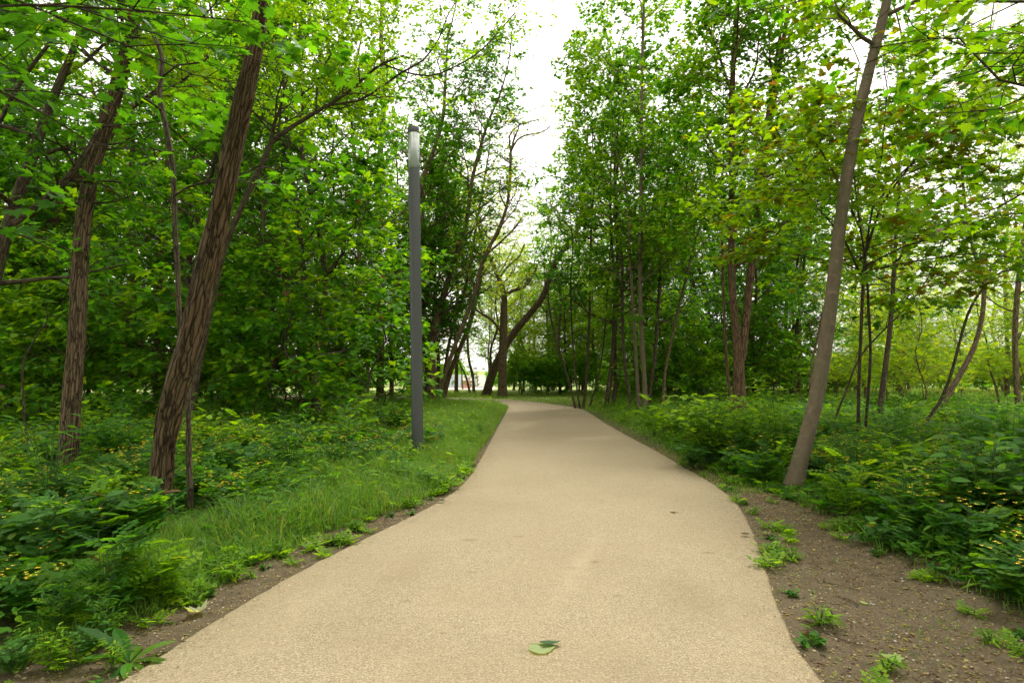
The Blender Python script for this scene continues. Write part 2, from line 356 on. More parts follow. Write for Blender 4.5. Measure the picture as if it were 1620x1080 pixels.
def leaves_mesh(name, pos, dr, nr, size, col, T, parent=None, off=None, material=None):
    TV, TF = T; n = len(pos)
    dr = unit(dr); side = unit(np.cross(dr, nr)); nr = np.cross(side, dr)
    s = size[:, None, None]
    V = pos[:, None, :] + s * (TV[None, :, 0, None] * side[:, None, :] + TV[None, :, 1, None] * dr[:, None, :] + TV[None, :, 2, None] * nr[:, None, :])
    Fc = (TF[None] + (np.arange(n) * len(TV))[:, None, None]).reshape(-1, 3)
    C = np.repeat(np.c_[col, np.ones(n)], len(TV), axis=0)
    return mk(name, V.reshape(-1, 3), Fc, material or LEAF, parent, smooth=False, attrs={'tint': C}, off=off)

# ------------------------------------------------------------------ wood (tubes)
class Wood:
    def __init__(s): s.V, s.F, s.B, s.n = [], [], [], 0
    def tube(s, pts, rad, k, v0=0.):
        P = np.asarray(pts, float); rad = np.asarray(rad, float); m_ = len(P)
        t = np.gradient(P, axis=0); t /= np.maximum(np.linalg.norm(t, axis=1, keepdims=True), 1e-9)
        ref = np.array([0., 1., 0.]) if abs(t[0, 1]) < .9 else np.array([1., 0, 0])
        u = np.cross(t, ref); u /= np.maximum(np.linalg.norm(u, axis=1, keepdims=True), 1e-9); w = np.cross(t, u)
        a = np.arange(k) * 2 * math.pi / k; ca, sa = np.cos(a), np.sin(a)
        dirn = u[:, None] * ca[None, :, None] + w[:, None] * sa[None, :, None]
        V = P[:, None] + dirn * rad[:, None, None]
        ln = v0 + np.r_[0, np.cumsum(np.linalg.norm(np.diff(P, axis=0), axis=1))]
        r0 = max(rad[0], .02)
        B = np.stack([np.broadcast_to(ca * r0, (m_, k)), np.broadcast_to(sa * r0, (m_, k)), np.broadcast_to(ln[:, None], (m_, k))], -1)
        i = np.arange(m_ * k).reshape(m_, k) + s.n; j = np.roll(i, -1, axis=1)
        s.F.append(np.stack([i[:-1], j[:-1], j[1:], i[1:]], -1).reshape(-1, 4))
        s.V.append(V.reshape(-1, 3)); s.B.append(B.reshape(-1, 3)); s.n += m_ * k
        return dirn.reshape(-1, 3)
    def build(s, name, material, parent=None, off=None):
        if not s.V: return None
        return mk(name, np.concatenate(s.V), np.concatenate(s.F), material, parent, attrs={'bk': np.concatenate(s.B)}, off=off)
def spline(P, rr, step):
    """dense Catmull-Rom through control points"""
    P = np.asarray(P, float); rr = np.asarray(rr, float)
    E = np.r_[[2 * P[0] - P[1]], P, [2 * P[-1] - P[-2]]]; o, ro = [], []
    for i in range(len(P) - 1):
        p0, p1, p2, p3 = E[i:i + 4]; k = max(2, int(np.linalg.norm(p2 - p1) / step))
        for t in np.linspace(0, 1, k, endpoint=False):
            o.append(.5 * (2 * p1 + (p2 - p0) * t + (2 * p0 - 5 * p1 + 4 * p2 - p3) * t * t + (3 * p1 - p0 - 3 * p2 + p3) * t ** 3)); ro.append(rr[i] + (rr[i + 1] - rr[i]) * t)
    o.append(P[-1]); ro.append(rr[-1]); return np.array(o), np.array(ro)

def open_air(p):
    """the open corridor over the path, where nothing grows: keep-probability per leaf"""
    x, y, z = p[:, 0], p[:, 1], p[:, 2]
    keep = np.ones(len(p))
    c = .035 * y
    hw = np.where(y < 13, .7 + .06 * y, .36 + .010 * y)
    gap = (np.abs(x - c + .02 * np.sin(z * 2.1)) < hw * (1 + .35 * np.sin(z * 1.3 + y))) & (z > np.where(y < 13, -1, 4.4 + .20 * y)) & (y < 60)
    keep[gap] = .28
    lamp = (y < 13.5) & (y > .5) & (x > -.19 * y) & (x < .13 * y + .3) & (z < 1.6 + .5 * y)
    keep[lamp] = 0
    u = x / np.maximum(y, .1); v = (z - 1.55) / np.maximum(y, .1)
    keep[(y < 6.9) & (np.abs(u - (-.512 + .2 * v)) < .045) & (v < .5)] = .02
    keep[(y < 9.2) & (np.abs(u - (-.70 + .13 * v)) < .035) & (v < .35)] = .2
    keep[(y < 9.) & (np.abs(u - (.487 + .17 * v)) < .040)] = .02
    keep[(np.hypot(x, y) < 2.3)] = 0
    path_low = (z < 2.6) & (y < 27) & (x > xl(np.clip(y, 0, 26)) - .05) & (x < xr(np.clip(y, 0, 24)) + .05)
    keep[path_low] = 0
    return keep

class Tree:
    def __init__(s, seed): s.rnd = random.Random(seed); s.rng = np.random.default_rng(seed); s.limbs = Wood(); s.lp, s.ld, s.ln, s.ls = [], [], [], []
    def leaf_run(s, P, n_, size, spread=.8, tilt=.4):
        k = len(P) - 1; t = s.rng.uniform(.15, 1.05, n_) * k; i = np.clip(t.astype(int), 0, k - 1); f = (t - i)[:, None]
        pos = P[i] * (1 - f) + P[i + 1] * f; d = unit(P[i + 1] - P[i])
        sg = np.where(s.rng.random(n_) < .5, 1., -1.)[:, None]
        side = unit(np.cross(d, np.tile([0, 0, 1.], (n_, 1))))
        dd = d * s.rng.uniform(.2, 1, (n_, 1)) + sg * side * spread + s.rng.normal(0, .3, (n_, 3)); dd[:, 2] -= .15
        dd = unit(dd); sz = size * s.rng.uniform(.6, 1.2, n_)
        pos = pos + dd * (sz * .45)[:, None]
        nn = np.c_[s.rng.normal(0, tilt, (n_, 2)), np.ones(n_)]
        s.lp.append(pos); s.ld.append(dd); s.ln.append(nn); s.ls.append(sz)
    def grow(s, p, d, length, rad, level, prm):
        rnd = s.rnd; nseg = (6, 4, 3)[level]; P = [np.array(p, float)]; d = np.array(d, float); d /= np.linalg.norm(d)
        for i in range(nseg):
            w = (.16, .20, .22)[level]
            d = d + np.array([rnd.gauss(0, w), rnd.gauss(0, w), rnd.gauss(0, w * .7) + prm['trop'] * (1, .3, -.1)[level]]); d /= np.linalg.norm(d)
            P.append(P[-1] + d * length / nseg)
        P = np.array(P); rr = np.linspace(rad, rad * .35, nseg + 1)
        s.limbs.tube(P, rr, (6, 4, 3)[level])
        s.branch(P, length, rad, level, prm)
    def branch(s, P, length, rad, level, prm, t0=.22):
        rnd = s.rnd
        if level == 2:
            s.leaf_run(P, prm['nleaf'], prm['size'], tilt=prm['tilt']); return
        nb = prm['nb'][level]; k = len(P) - 1
        nb = max(2, int(nb * min(1.4, max(.5, length / prm['L'][level]))))
        for j in range(nb):
            t = t0 + (1 - t0) * (j + rnd.random()) / nb; x = min(t * k, k - .001); i = int(x); f = x - i
            p = P[i] * (1 - f) + P[i + 1] * f; ax = P[i + 1] - P[i]; ax /= np.linalg.norm(ax)
            ang = R(rnd.uniform(35, 70)); v = np.array([rnd.gauss(0, 1), rnd.gauss(0, 1), rnd.gauss(0, prm['flat'])]); v -= ax * v.dot(ax); v /= np.linalg.norm(v)
            d = ax * math.cos(ang) + v * math.sin(ang); d[2] = d[2] * prm['flat2'] + .05
            s.grow(p, d, length * rnd.uniform(.32, .55) * (1.15 - .5 * t) + .12, max(.004, rad * .45 * (1.1 - .5 * t)), level + 1, prm)
PRM = dict(nb=(6, 5), L=(2.2, 1.0), nleaf=11, size=.12, tilt=.38, flat=.45, flat2=.6, trop=.05)
def prm(**k): d = dict(PRM); d.update(k); return d

def crown_limbs(T, P, rr, z0, nl, Lmax, pr, up=.45, bias=None, shape=None):
    """limbs leaving a stem polyline P between height z0 and its top"""
    rnd = T.rnd; z = P[:, 2]; top = z[-1]; k = len(P) - 1
    ok = [i for i in range(k) if z[i] >= z0]
    if not ok: return
    az = rnd.uniform(0, 6.28)
    for j in range(nl):
        i = ok[min(len(ok) - 1, int(len(ok) * (j + rnd.random()) / nl))]; t = (z[i] - z0) / max(top - z0, .1)
        az += 2.4 + rnd.uniform(-.5, .5)
        prof = shape(t) if shape else (math.sin(math.pi * min(1, .22 + .72 * t)) ** .7)
        Ln = Lmax * max(.3, prof) * rnd.uniform(.75, 1.15)
        d = np.array([math.cos(az), math.sin(az), up * rnd.uniform(.4, 1.6) + .5 * t])
        if bias is not None: d[:2] += bias
        T.grow(P[i], d, Ln, min(rr[i] * .5, .012 + Ln * .014), 0, pr)
    T.grow(P[-1], (rnd.gauss(0, .2), rnd.gauss(0, .2), 1), Lmax * .6, rr[-1], 0, pr)

def finish_leaves(T, e, tmpl, pal, off, lpmax=None, cull=True, name='crown'):
    if not T.lp: return
    p = np.concatenate(T.lp); d = np.concatenate(T.ld); n_ = np.concatenate(T.ln); sz = np.concatenate(T.ls)
    if cull:
        k = T.rng.random(len(p)) < open_air(p); p, d, n_, sz = p[k], d[k], n_[k], sz[k]
    # leaves below the soil are dropped
    k = p[:, 2] > .12; p, d, n_, sz = p[k], d[k], n_[k], sz[k]
    if isinstance(pal, str): col = tints(len(p), pal, T.rng)
    else:
        a, b, share = pal; w = (np.sin(p[:, 0] * 1.9 + 2 * np.sin(p[:, 2] * 1.3)) + np.sin(p[:, 1] * 2.3 + p[:, 2])) * .35 + T.rng.normal(0, .35, len(p))
        m_ = w < np.quantile(w, share) if len(w) else w < 0
        col = tints(len(p), a, T.rng); c2 = tints(len(p), b, T.rng); col[m_] = c2[m_]
    leaves_mesh(name, p, d, n_, sz, col, tmpl, e, off=off)

def ridge_trunk(P, rr, k, amp, material, parent, off, flare=.35, knots=()):
    """close trunk with real furrows and a flared foot"""
    W = Wood(); rr = rr * (.84 if amp > .01 else .93); z = P[:, 2] - P[0, 2]; rr *= 1 + flare * np.exp(-z / .30) + .45 * np.exp(-z / .09)
    dirn = W.tube(P, rr, k); V = W.V[0]; m_ = len(P); B = W.B[0]
    ang = np.arctan2(B[:, 1], B[:, 0]); ln = B[:, 2]; d = np.zeros(len(V))
    r0 = rr.mean()
    for i in range(len(V)):
        a = ang[i]; q_ = Vector((math.cos(a) * r0 * 26, math.sin(a) * r0 * 26, ln[i] * 1.8))
        n1 = mnoise.noise(q_); n2 = mnoise.noise(q_ * 2.3 + Vector((5, 1, 2)))
        d[i] = (1 - 2.2 * abs(n1)) * .7 + (1 - 2 * abs(n2)) * .3 + .9 * mnoise.noise((math.cos(a) * 2, math.sin(a) * 2, ln[i] * .9)) 
    V += dirn * (d * amp)[:, None]
    return mk('trunk', V, W.F[0], material, parent, attrs={'bk': B}, off=off)

def traced(name, label, cat, stems, bark, leaf, pal, pr, z0=3., nl=12, Lmax=2.4, ext=4., branches=(), dy=0., close=None, gap=None, seed=0, up=.45, group=None, bias=None, br_leaf=True, sink=.08, shape=None):
    """stems: lists of (px,py,width px) with the first on the ground; each later stem forks from or stands beside the first"""
    T = Tree(seed + 100); e = None; W = Wood()
    Y0 = None
    for si, st in enumerate(stems):
        g = GG(st[0][0], st[0][1]) if st[0][1] > 600 else None
        if g is None: Yb = Y0
        else: Yb = g.y
        if Y0 is None: Y0 = Yb
        Pw, rw = [], []
        for j, (px, py, w) in enumerate(st):
            Y = Yb + dy * (st[0][1] - py) / 600.
            p = at(px, py, Y)
            if j == 0 and g is not None: p.z = gz(p.x, p.y) - sink
            Pw.append(p[:]); rw.append(max(.006, .84 * w / 2 * Y / F / math.sqrt(1 + ((px - 810) / F) ** 2)))
        if e is None: e = empty(name, (Pw[0][0], Pw[0][1], gz(Pw[0][0], Pw[0][1]))); off = e.location[:]
        ex = ext if not isinstance(ext, (list, tuple)) else ext[si]
        if ex > 0:
            d = np.array(Pw[-1]) - np.array(Pw[-2]); d /= np.linalg.norm(d); q_ = np.array(Pw[-1]); r_ = rw[-1]
            for j in range(3):
                d = d * .8 + np.array([T.rnd.gauss(0, .12), T.rnd.gauss(0, .12), .35]); d /= np.linalg.norm(d); q_ = q_ + d * ex / 3; r_ *= .68
                Pw.append(tuple(q_)); rw.append(max(.01, r_))
        P, rr = spline(Pw, rw, .05 if close and si == 0 else .25)
        if close and si == 0: ridge_trunk(P, rr, close[0], close[1], bark, e, off)
        else:
            rr = rr.copy(); rr *= 1 + .35 * np.exp(-(P[:, 2] - P[0, 2]) / .3) * (g is not None)
            rr *= 1 + .05 * np.array([mnoise.noise((q_[0], q_[1], q_[2] * 3)) for q_ in P])
            Wd = Wood(); Wd.tube(P, rr, 14 if rr[0] > .05 else 7); Wd.build('trunk', bark, e, off)
        crown_limbs(T, P[::1] if not (close and si == 0) else P[::5], rr[::5] if (close and si == 0) else rr, z0, nl if si == 0 else int(nl * .7), Lmax, pr, up, bias, shape)
    for b in branches:
        Pw = []; rw = []; Yo = 0
        pts = b if not isinstance(b, dict) else b['p']; d1 = 0 if not isinstance(b, dict) else b.get('dy', 0)
        for j, (px, py, w) in enumerate(pts):
            Y = Y0 + dy * (stems[0][0][1] - py) / 600. + d1 * j / (len(pts) - 1)
            Pw.append(at(px, py, Y)[:]); rw.append(max(.004, .84 * w / 2 * Y / F / math.sqrt(1 + ((px - 810) / F) ** 2)))
        P, rr = spline(Pw, rw, .3); Wb = Wood(); Wb.tube(P, rr, 8); Wb.build('branch', bark, e, off)
        if br_leaf: T.branch(P, float(np.linalg.norm(P[-1] - P[0])), rr.mean() * 1.2, 0, prm(**{**pr, 'nb': (pr['nb'][0] + 3, pr['nb'][1])}), .3)
    T.limbs.build('twigs', bark, e, off)
    finish_leaves(T, e, leaf, pal, off)
    tag(e, label, cat, group); return e

exec_trees = True
MF, MM, MN, OV, PN = MAPLE_F, MAPLE_M, MAPLE, OVATE, PINN
# ---------- left side
traced('locust_tree', 'thick furrowed brown trunk leaning right on the near left bank', 'tree',
  [[(252,826,44),(255,770,41),(260,715,43),(270,650,49),(282,600,52),(300,540,49),(315,480,44),(331,410,41),(347,335,41),(362,265,40),(378,195,38),(392,130,35),(404,70,31),(416,0,29),(424,-60,28)]],
  B_FUR, PN, 'bright', prm(size=.24, nleaf=6, nb=(6, 5)), z0=5.2, nl=12, Lmax=2.6, ext=5, dy=-.9, close=(120, .022), seed=1)
traced('locust_tree', 'second furrowed trunk at left, straight and dark, behind the leaning one', 'tree',
  [[(106,742,40),(110,690,38),(116,600,38),(122,520,35),(126,430,34),(132,350,34),(146,270,33),(163,210,32),(185,140,31),(203,70,29),(215,10,27),(225,-40,25)]],
  B_FUR, PN, 'bright', prm(size=.24, nleaf=6, nb=(6, 5)), z0=5.6, nl=12, Lmax=2.8, ext=5, dy=.6, close=(100, .020), seed=2,
  branches=[[(185,185,13),(215,165,12),(243,148,9),(290,128,6),(330,90,4)]])
traced('maple_sapling', 'thin wavy maple stem rising close beside the leaning furrowed trunk', 'tree',
  [[(301,815,13),(300,760,12),(298,690,11),(297,620,11),(290,560,11),(283,500,11),(281,430,11),(276,350,11),(274,270,11),(262,200,11),(252,150,11),(257,95,9),(240,50,8),(215,10,7)]],
  B_DARK, MN, 'maple', prm(size=.13, nleaf=6, nb=(6, 5), trop=-.02, flat2=.35, flat=.3), z0=3.3, nl=9, Lmax=2.1, ext=1.2, dy=.5, seed=3, up=.1, bias=np.array([.1, -.7]))
traced('maple_tree', 'dark forked tree at the far left edge with a limb reaching right', 'tree',
  [[(-70,745,34),(-45,600,32),(-18,480,30),(14,355,28),(50,250,24),(82,160,20),(112,90,16),(130,40,13),(150,-30,11)]],
  B_DARK, MM, 'dark', prm(size=.13, nleaf=9), z0=2.6, nl=15, Lmax=2.4, ext=4, seed=4,
  branches=[[(8,365,22),(60,328,20),(105,285,16),(140,235,11),(170,180,7)], [(-30,300,11),(0,192,10),(45,112,9),(95,48,8),(130,-10,6)]])
traced('maple_tree', 'reddish trunk leaning right behind the straight furrowed trunk', 'tree',
  [[(5,660,32),(22,560,30),(42,455,28),(68,385,27),(98,325,25),(125,280,23),(165,225,16),(210,170,12)]],
  B_RED, MF, 'maple', prm(size=.13), z0=5, nl=12, Lmax=2.6, ext=6, seed=5)
traced('locust_tree', 'slanting dark tree whose long bare limbs arch over above the lamp post', 'tree',
  [[(290,700,14.4),(318,560,13.7),(340,450,13.0),(362,375,12.2),(395,300,11.5),(428,228,10.8)]],
  B_DARK, OV, 'bright', prm(size=.10, nleaf=15, nb=(7, 6)), z0=6.0, nl=12, Lmax=2.6, ext=1, seed=6,
  branches=[[(428,228,9.4),(455,205,8.6),(500,178,7.2),(545,150,6.5),(580,120,5.8),(605,101,5.0),(640,88,3.6)],
            [(605,101,4.3),(640,114,3.6),(680,120,3.6),(715,108,3.2),(755,85,2.9),(785,55,2.5),(815,20,2.2)],
            [(432,226,6.5),(470,195,5.8),(520,167,5.0),(565,160,5.0),(600,140,4.3),(635,115,4.3),(670,95,3.6),(695,60,2.9),(708,25,2.2),(735,-20,2.2)],
            [(500,178,4.3),(505,120,3.6),(540,60,2.9),(560,0,2.2)], [(440,215,4.3),(450,140,3.6),(480,60,2.9),(500,-10,2.2)]])
traced('maple_sapling', 'short leaning reddish stem in the undergrowth left of the lamp post', 'tree',
  [[(403,663,11),(412,630,10),(425,595,10),(441,563,10),(452,540,8),(449,500,6),(456,440,5),(450,370,4)]],
  B_RED, MF, 'bright', prm(size=.12), z0=1.6, nl=12, Lmax=1.7, ext=1, seed=7)
traced('maple_tree', 'straight slim tree directly left of the lamp post', 'tree',
  [[(601,632,15),(602,560,14),(602,480,14),(599,400,13),(598,320,13),(601,250,12),(607,160,10),(603,60,8),(606,-20,6)]],
  B_BRN, MF, ('maple', 'dark', .5), prm(size=.155), z0=2.2, nl=17, Lmax=2.9, ext=4, seed=8)
traced('maple_sapling', 'thin black stem standing between the slim tree and the leaning red stem', 'tree',
  [[(546,640,7),(547,560,6),(546,480,6),(541,400,5),(546,320,5)]], B_DARK, MF, 'maple', prm(size=.12), z0=1.4, nl=14, Lmax=1.6, ext=1.5, seed=9)
traced('maple_tree', 'pale brown trunk showing through leaves above the leaning red stem', 'tree',
  [[(402,645,11),(404,560,10),(408,480,10),(414,380,11),(420,280,10),(428,180,9),(432,80,7)]], B_BRN, MF, 'bright', prm(size=.155), z0=2.8, nl=14, Lmax=3.0, ext=5, seed=10)
traced('maple_tree', 'dim slender trunk between the two furrowed trunks', 'tree',
  [[(246,650,12),(248,560,12),(252,470,13),(255,390,11),(262,300,9),(268,200,8)]], B_BRN, MF, 'maple', prm(size=.155), z0=2.4, nl=14, Lmax=3.0, ext=5, seed=11)
traced('dead_sapling', 'crooked bare dark stem at the left edge in front of the woods', 'tree',
  [[(52,722,6),(42,690,5),(37,640,5),(36,580,5),(48,550,4),(62,525,3.5),(74,510,3)]], B_DARK, MM, 'maple', prm(size=.1, nleaf=2, nb=(2, 2)), z0=1.5, nl=2, Lmax=.6, ext=0, seed=12,
  branches=[[(45,680,3),(65,672,2.5),(90,670,2)]], br_leaf=False)
# ---------- centre
traced('poplar_tree', 'stout double trunk just right of the lamp post', 'tree',
  [[(684,637,20),(683,600,19),(682,560,18),(688,520,15),(704,460,12),(720,410,10),(738,350,8),(748,280,7),(770,200,5)],
   [(680,560,12),(666,500,10),(664,430,10),(668,350,9),(668,290,9),(682,250,8),(700,190,7),(705,120,5)]],
  B_BRN, MF, ('maple', 'dark', .6), prm(size=.155), z0=2.2, nl=44, Lmax=3.0, ext=5, seed=13)
traced('locust_tree', 'slanting multi-stemmed tree with a long bare curving top against the sky', 'tree',
  [[(689,640,9),(698,610,8),(708,580,8),(722,540,8),(738,500,8),(752,460,7),(762,420,7),(775,390,7),(792,355,6),(803,320,6),(807,280,5.5),(808,240,5)],
   [(700,632,10),(712,590,9),(728,550,9),(742,515,9),(752,478,8),(760,440,7),(764,415,6)],
   [(697,633,6),(706,570,6),(716,520,6),(735,460,5),(745,410,5),(758,330,4),(772,250,3)]],
  B_BRN, PN, 'lime', prm(size=.2, nleaf=4, nb=(6, 5)), z0=5.0, nl=14, Lmax=2.2, ext=[0, 0, 2], seed=14,
  branches=[[(808,240,4),(818,222,3.5),(832,214,3),(858,209,2.5),(870,200,2)], [(808,240,4),(806,215,3),(822,198,2.5),(850,190,2)], [(770,402,5),(795,380,4),(815,360,3.5),(825,345,3)],
            [(752,478,4),(735,462,3),(722,455,2)]])
traced('locust_tree', 'upright forked trunk at the bend of the path', 'tree',
  [[(795,629,17),(795,590,16),(796,540,15),(797,500,14),(797,465,11),(787,435,8),(776,410,7),(768,395,6)]],
  B_BRN, PN, 'lime', prm(size=.2, nleaf=6, nb=(6, 5)), z0=5, nl=16, Lmax=2.6, ext=4, seed=15,
  branches=[[(798,470,7),(810,460,6),(828,455,6),(842,438,5),(850,420,4)], [(795,528,5),(780,508,5),(765,498,4),(750,488,4)], [(790,440,4),(805,420,4),(822,405,3),(830,385,2)]])
traced('locust_tree', 'brown trunk leaning hard right across the bend of the path', 'tree',
  [[(768,627,16),(776,600,16),(787,572,15),(799,548,14),(818,520,13),(840,494,12),(858,470,12),(870,440,11),(880,412,10),(895,390,10),(912,366,9),(920,340,8),(922,318,6)]],
  B_FUR, MF, 'maple', prm(size=.13, nleaf=12), z0=6.2, nl=16, Lmax=2.5, ext=4, seed=16,
  branches=[[(915,360,5),(935,330,5),(945,260,4),(955,180,3)], [(905,380,3),(885,350,3),(870,320,2)]], bias=np.array([.5, 0]))
traced('locust_sapling', 'thin stem slanting left in front of the far containers', 'tree',
  [[(744,622,4),(737,595,3.5),(727,575,3),(722,560,3),(720,540,3)]], B_BRN, PN, 'lime', prm(size=.16, nleaf=2, nb=(4, 3)), z0=2.5, nl=4, Lmax=1, ext=1, seed=17)
traced('locust_sapling', 'curved young stem close left of the leaning trunk at the bend', 'tree',
  [[(750,622,5),(748,595,5),(742,570,5),(740,545,5),(741,515,4),(750,490,3)]], B_BRN, PN, 'lime', prm(size=.18, nleaf=3, nb=(4, 4)), z0=2.2, nl=7, Lmax=1.4, ext=2, seed=18)
# ---------- right of centre
traced('multi_stem_maple', 'fan of four thin dark stems beside the far right path edge', 'tree',
  [[(911,646,4),(903,615,4),(893,580,4),(882,545,4),(872,505,3.5),(868,480,3)], [(918,646,3.5),(911,600,3.5),(907,550,3),(904,500,3),(903,440,3)],
   [(922,646,5),(928,600,5),(931,540,4.5),(933,480,4.5),(934,420,4),(936,350,4)], [(931,646,3.5),(944,605,3.5),(952,565,3.5),(957,520,3),(960,470,3)]],
  B_DARK, MF, ('maple', 'dark', .5), prm(size=.13, nleaf=11), z0=3.6, nl=13, Lmax=1.9, ext=[1, 3, 5, 5], seed=19, bias=np.array([.9, 0.]))
traced('maple_tree', 'dark double trunk right of the fan of thin stems', 'tree',
  [[(958,646,9),(963,615,9),(967,580,8),(971,540,8),(973,480,8),(977,400,7)], [(969,645,7),(974,600,7),(973,540,6),(976,470,6),(968,390,5)]],
  B_DARK, MF, ('maple', 'bright', .4), prm(size=.155), z0=3.0, nl=19, Lmax=3.4, ext=8, seed=20)
traced('maple_tree', 'slim curving dark stem left of the pale twin stems', 'tree',
  [[(998,650,6),(993,610,6),(988,570,6),(985,520,5),(985,450,5),(983,400,5),(975,340,4),(972,260,4)]], B_DARK, MF, ('maple', 'bright', .4), prm(size=.155), z0=3.0, nl=17, Lmax=3.1, ext=7, seed=21)
traced('maple_tree', 'tall straight pale twin stems rising to the top of the picture', 'tree',
  [[(1020,656,10),(1020,610,9),(1016,550,9),(1013,480,8),(1013,400,8),(1014,300,7),(1015,200,6),(1016,100,6),(1018,0,5)], [(1011,654,8),(1008,600,7),(1004,530,6),(1000,460,6),(996,390,5),(990,300,4)]],
  B_GREY, MF, ('maple', 'bright', .65), prm(size=.155), z0=3.9, nl=20, Lmax=3.0, ext=4, seed=22)
traced('maple_tree', 'dark trunk right of the pale twin stems, partly hidden', 'tree',
  [[(1024,650,6),(1031,600,6),(1037,550,6),(1041,490,7),(1046,420,6),(1052,330,5)]], B_DARK, MF, ('maple', 'bright', .2), prm(size=.155), z0=3., nl=14, Lmax=2.9, ext=6, seed=23)
traced('maple_tree', 'zigzag slender stem leaning right between pale twins and red trunk', 'tree',
  [[(1046,654,7),(1050,622,6),(1052,590,5),(1060,550,5),(1070,500,5),(1082,455,5),(1095,400,5)]], B_BRN, MF, ('maple', 'bright', .3), prm(size=.155), z0=2.9, nl=13, Lmax=2.8, ext=5, seed=24)
traced('maple_tree', 'stout red-brown trunk forking into tall stems on the right', 'tree',
  [[(1170,668,27),(1170,640,25),(1169,600,23),(1168,560,20),(1163,510,15),(1158,450,14),(1157,380,13),(1158,300,12),(1158,200,12),(1160,100,10),(1166,20,9),(1170,-40,8)],
   [(1174,570,14),(1181,500,15),(1187,440,15),(1194,380,13),(1202,320,12),(1212,240,11),(1226,150,10),(1240,60,9),(1252,-20,8)],
   [(1186,440,9),(1194,370,9),(1197,300,9),(1212,200,8),(1222,130,7),(1235,50,6)],
   [(1160,665,6),(1153,610,6),(1148,550,6),(1145,480,5),(1143,400,5),(1142,320,4)]],
  B_RED, MF, ('maple', 'bright', .35), prm(size=.155), z0=4.2, nl=17, Lmax=3.0, ext=4, seed=25,
  branches=[[(1160,200,6),(1175,150,5),(1195,110,4),(1200,60,3)], [(1158,150,6),(1138,90,5),(1120,40,4)]])
traced('maple_tree', 'smooth grey trunk leaning right at the edge of the bare verge', 'tree',
  [[(1254,772,38),(1262,742,33),(1276,690,31),(1290,635,30),(1300,580,30),(1308,530,29),(1315,475,28),(1322,415,27),(1330,350,26),(1339,285,26),(1350,220,25),(1363,160,24),(1378,100,22),(1394,40,21),(1408,-20,20),(1420,-80,19)]],
  B_GREY, MM, 'bright', prm(size=.125, nleaf=8, flat2=.4, flat=.35, nb=(7,6)), z0=6.2, nl=9, Lmax=2.6, ext=3, dy=.8, close=(40, .004), seed=26, up=.2)
traced('maple_sapling', 'thin curved stem just behind the smooth grey trunk', 'tree',
  [[(1282,668,6),(1282,620,6),(1284,575,5),(1292,540,5),(1300,500,4)]], B_BRN, MF, 'maple', prm(size=.12), z0=1.9, nl=8, Lmax=1.4, ext=1.5, seed=27)
traced('maple_tree', 'pair of thin dark stems right of the grey trunk, bearing bronze-tinged leaves', 'tree',
  [[(1358,706,8),(1358,640,7),(1360,570,7),(1363,500,7),(1366,430,6),(1372,380,5),(1385,300,4)], [(1366,706,6),(1373,630,6),(1377,560,6),(1374,490,6),(1370,420,5),(1358,340,4),(1350,260,3)]],
  B_DARK, MM, ('bright', 'bronze', .25), prm(size=.125, nleaf=9, flat2=.3, flat=.3, nb=(7,6), trop=-.01), z0=3.0, nl=15, Lmax=2.6, ext=1.6, dy=-2.2, seed=28, up=.15,
  branches=[{'p': [(1370,400,6),(1385,350,5),(1402,312,5),(1440,262,4),(1475,215,3),(1500,150,2)], 'dy': -.6}, {'p': [(1364,440,5),(1330,370,4),(1285,320,3),(1262,270,3),(1225,200,2)], 'dy': -.8},
            {'p': [(1360,360,5),(1320,275,4),(1280,210,3),(1240,150,2)], 'dy': .5}, {'p': [(1380,330,5),(1430,270,4),(1490,230,3),(1560,190,2)], 'dy': .6}, {'p': [(1372,420,4),(1430,390,3),(1500,370,3),(1570,340,2)], 'dy': .3}])
traced('maple_tree', 'dark straight trunk forking high, middle of the right-hand clearing', 'tree',
  [[(1390,668,13),(1395,625,12),(1402,570,11),(1409,510,10),(1413,450,9),(1417,380,8),(1422,310,7),(1423,230,6),(1430,150,5)]],
  B_DARK, MF, ('maple', 'bronze', .3), prm(size=.13, nleaf=11), z0=3.1, nl=20, Lmax=2.7, ext=5, seed=29,
  branches=[[(1414,435,5),(1425,405,5),(1434,375,4),(1442,345,4),(1460,310,3)], [(1432,382,4),(1460,375,3),(1490,370,3),(1510,362,2)]])
traced('maple_sapling', 'black stem arching right over the clearing with drooping leaves', 'tree',
  [[(1444,700,8),(1462,670,7),(1487,635,7),(1505,590,7),(1517,545,6),(1530,500,6),(1545,470,6),(1565,445,5),(1585,430,5),(1622,424,4),(1660,415,3)]],
  B_DARK, MM, 'dark', prm(size=.13, nleaf=6, flat2=.3), z0=3.2, nl=8, Lmax=1.5, ext=0, seed=30, up=-.05)
traced('locust_tree', 'leaning brown trunk with a crooked fork in the right-hand clearing', 'tree',
  [[(1486,660,13),(1500,625,13),(1520,590,12),(1537,558,11),(1550,520,10),(1556,480,10),(1556,445,9),(1545,410,8),(1536,380,7),(1530,350,6),(1522,260,6),(1528,170,5),(1560,105,5)]],
  B_BRN, PN, ('lime', 'bright', .4), prm(size=.22, nleaf=7, nb=(6, 5)), z0=4.2, nl=18, Lmax=2.8, ext=5, seed=31,
  branches=[[(1557,450,7),(1568,425,7),(1582,408,6),(1600,395,5),(1618,370,4)]])
traced('maple_sapling', 'long thin leaning stem crossing behind the pair of dark stems', 'tree',
  [[(1312,700,4.5),(1322,660,4.5),(1338,620,4),(1360,565,4),(1400,520,3.5),(1440,480,3),(1480,420,3)]], B_DARK, MM, 'dark', prm(size=.13, nleaf=6, flat2=.3), z0=2.2, nl=8, Lmax=1.3, ext=.8, seed=32, up=0.)
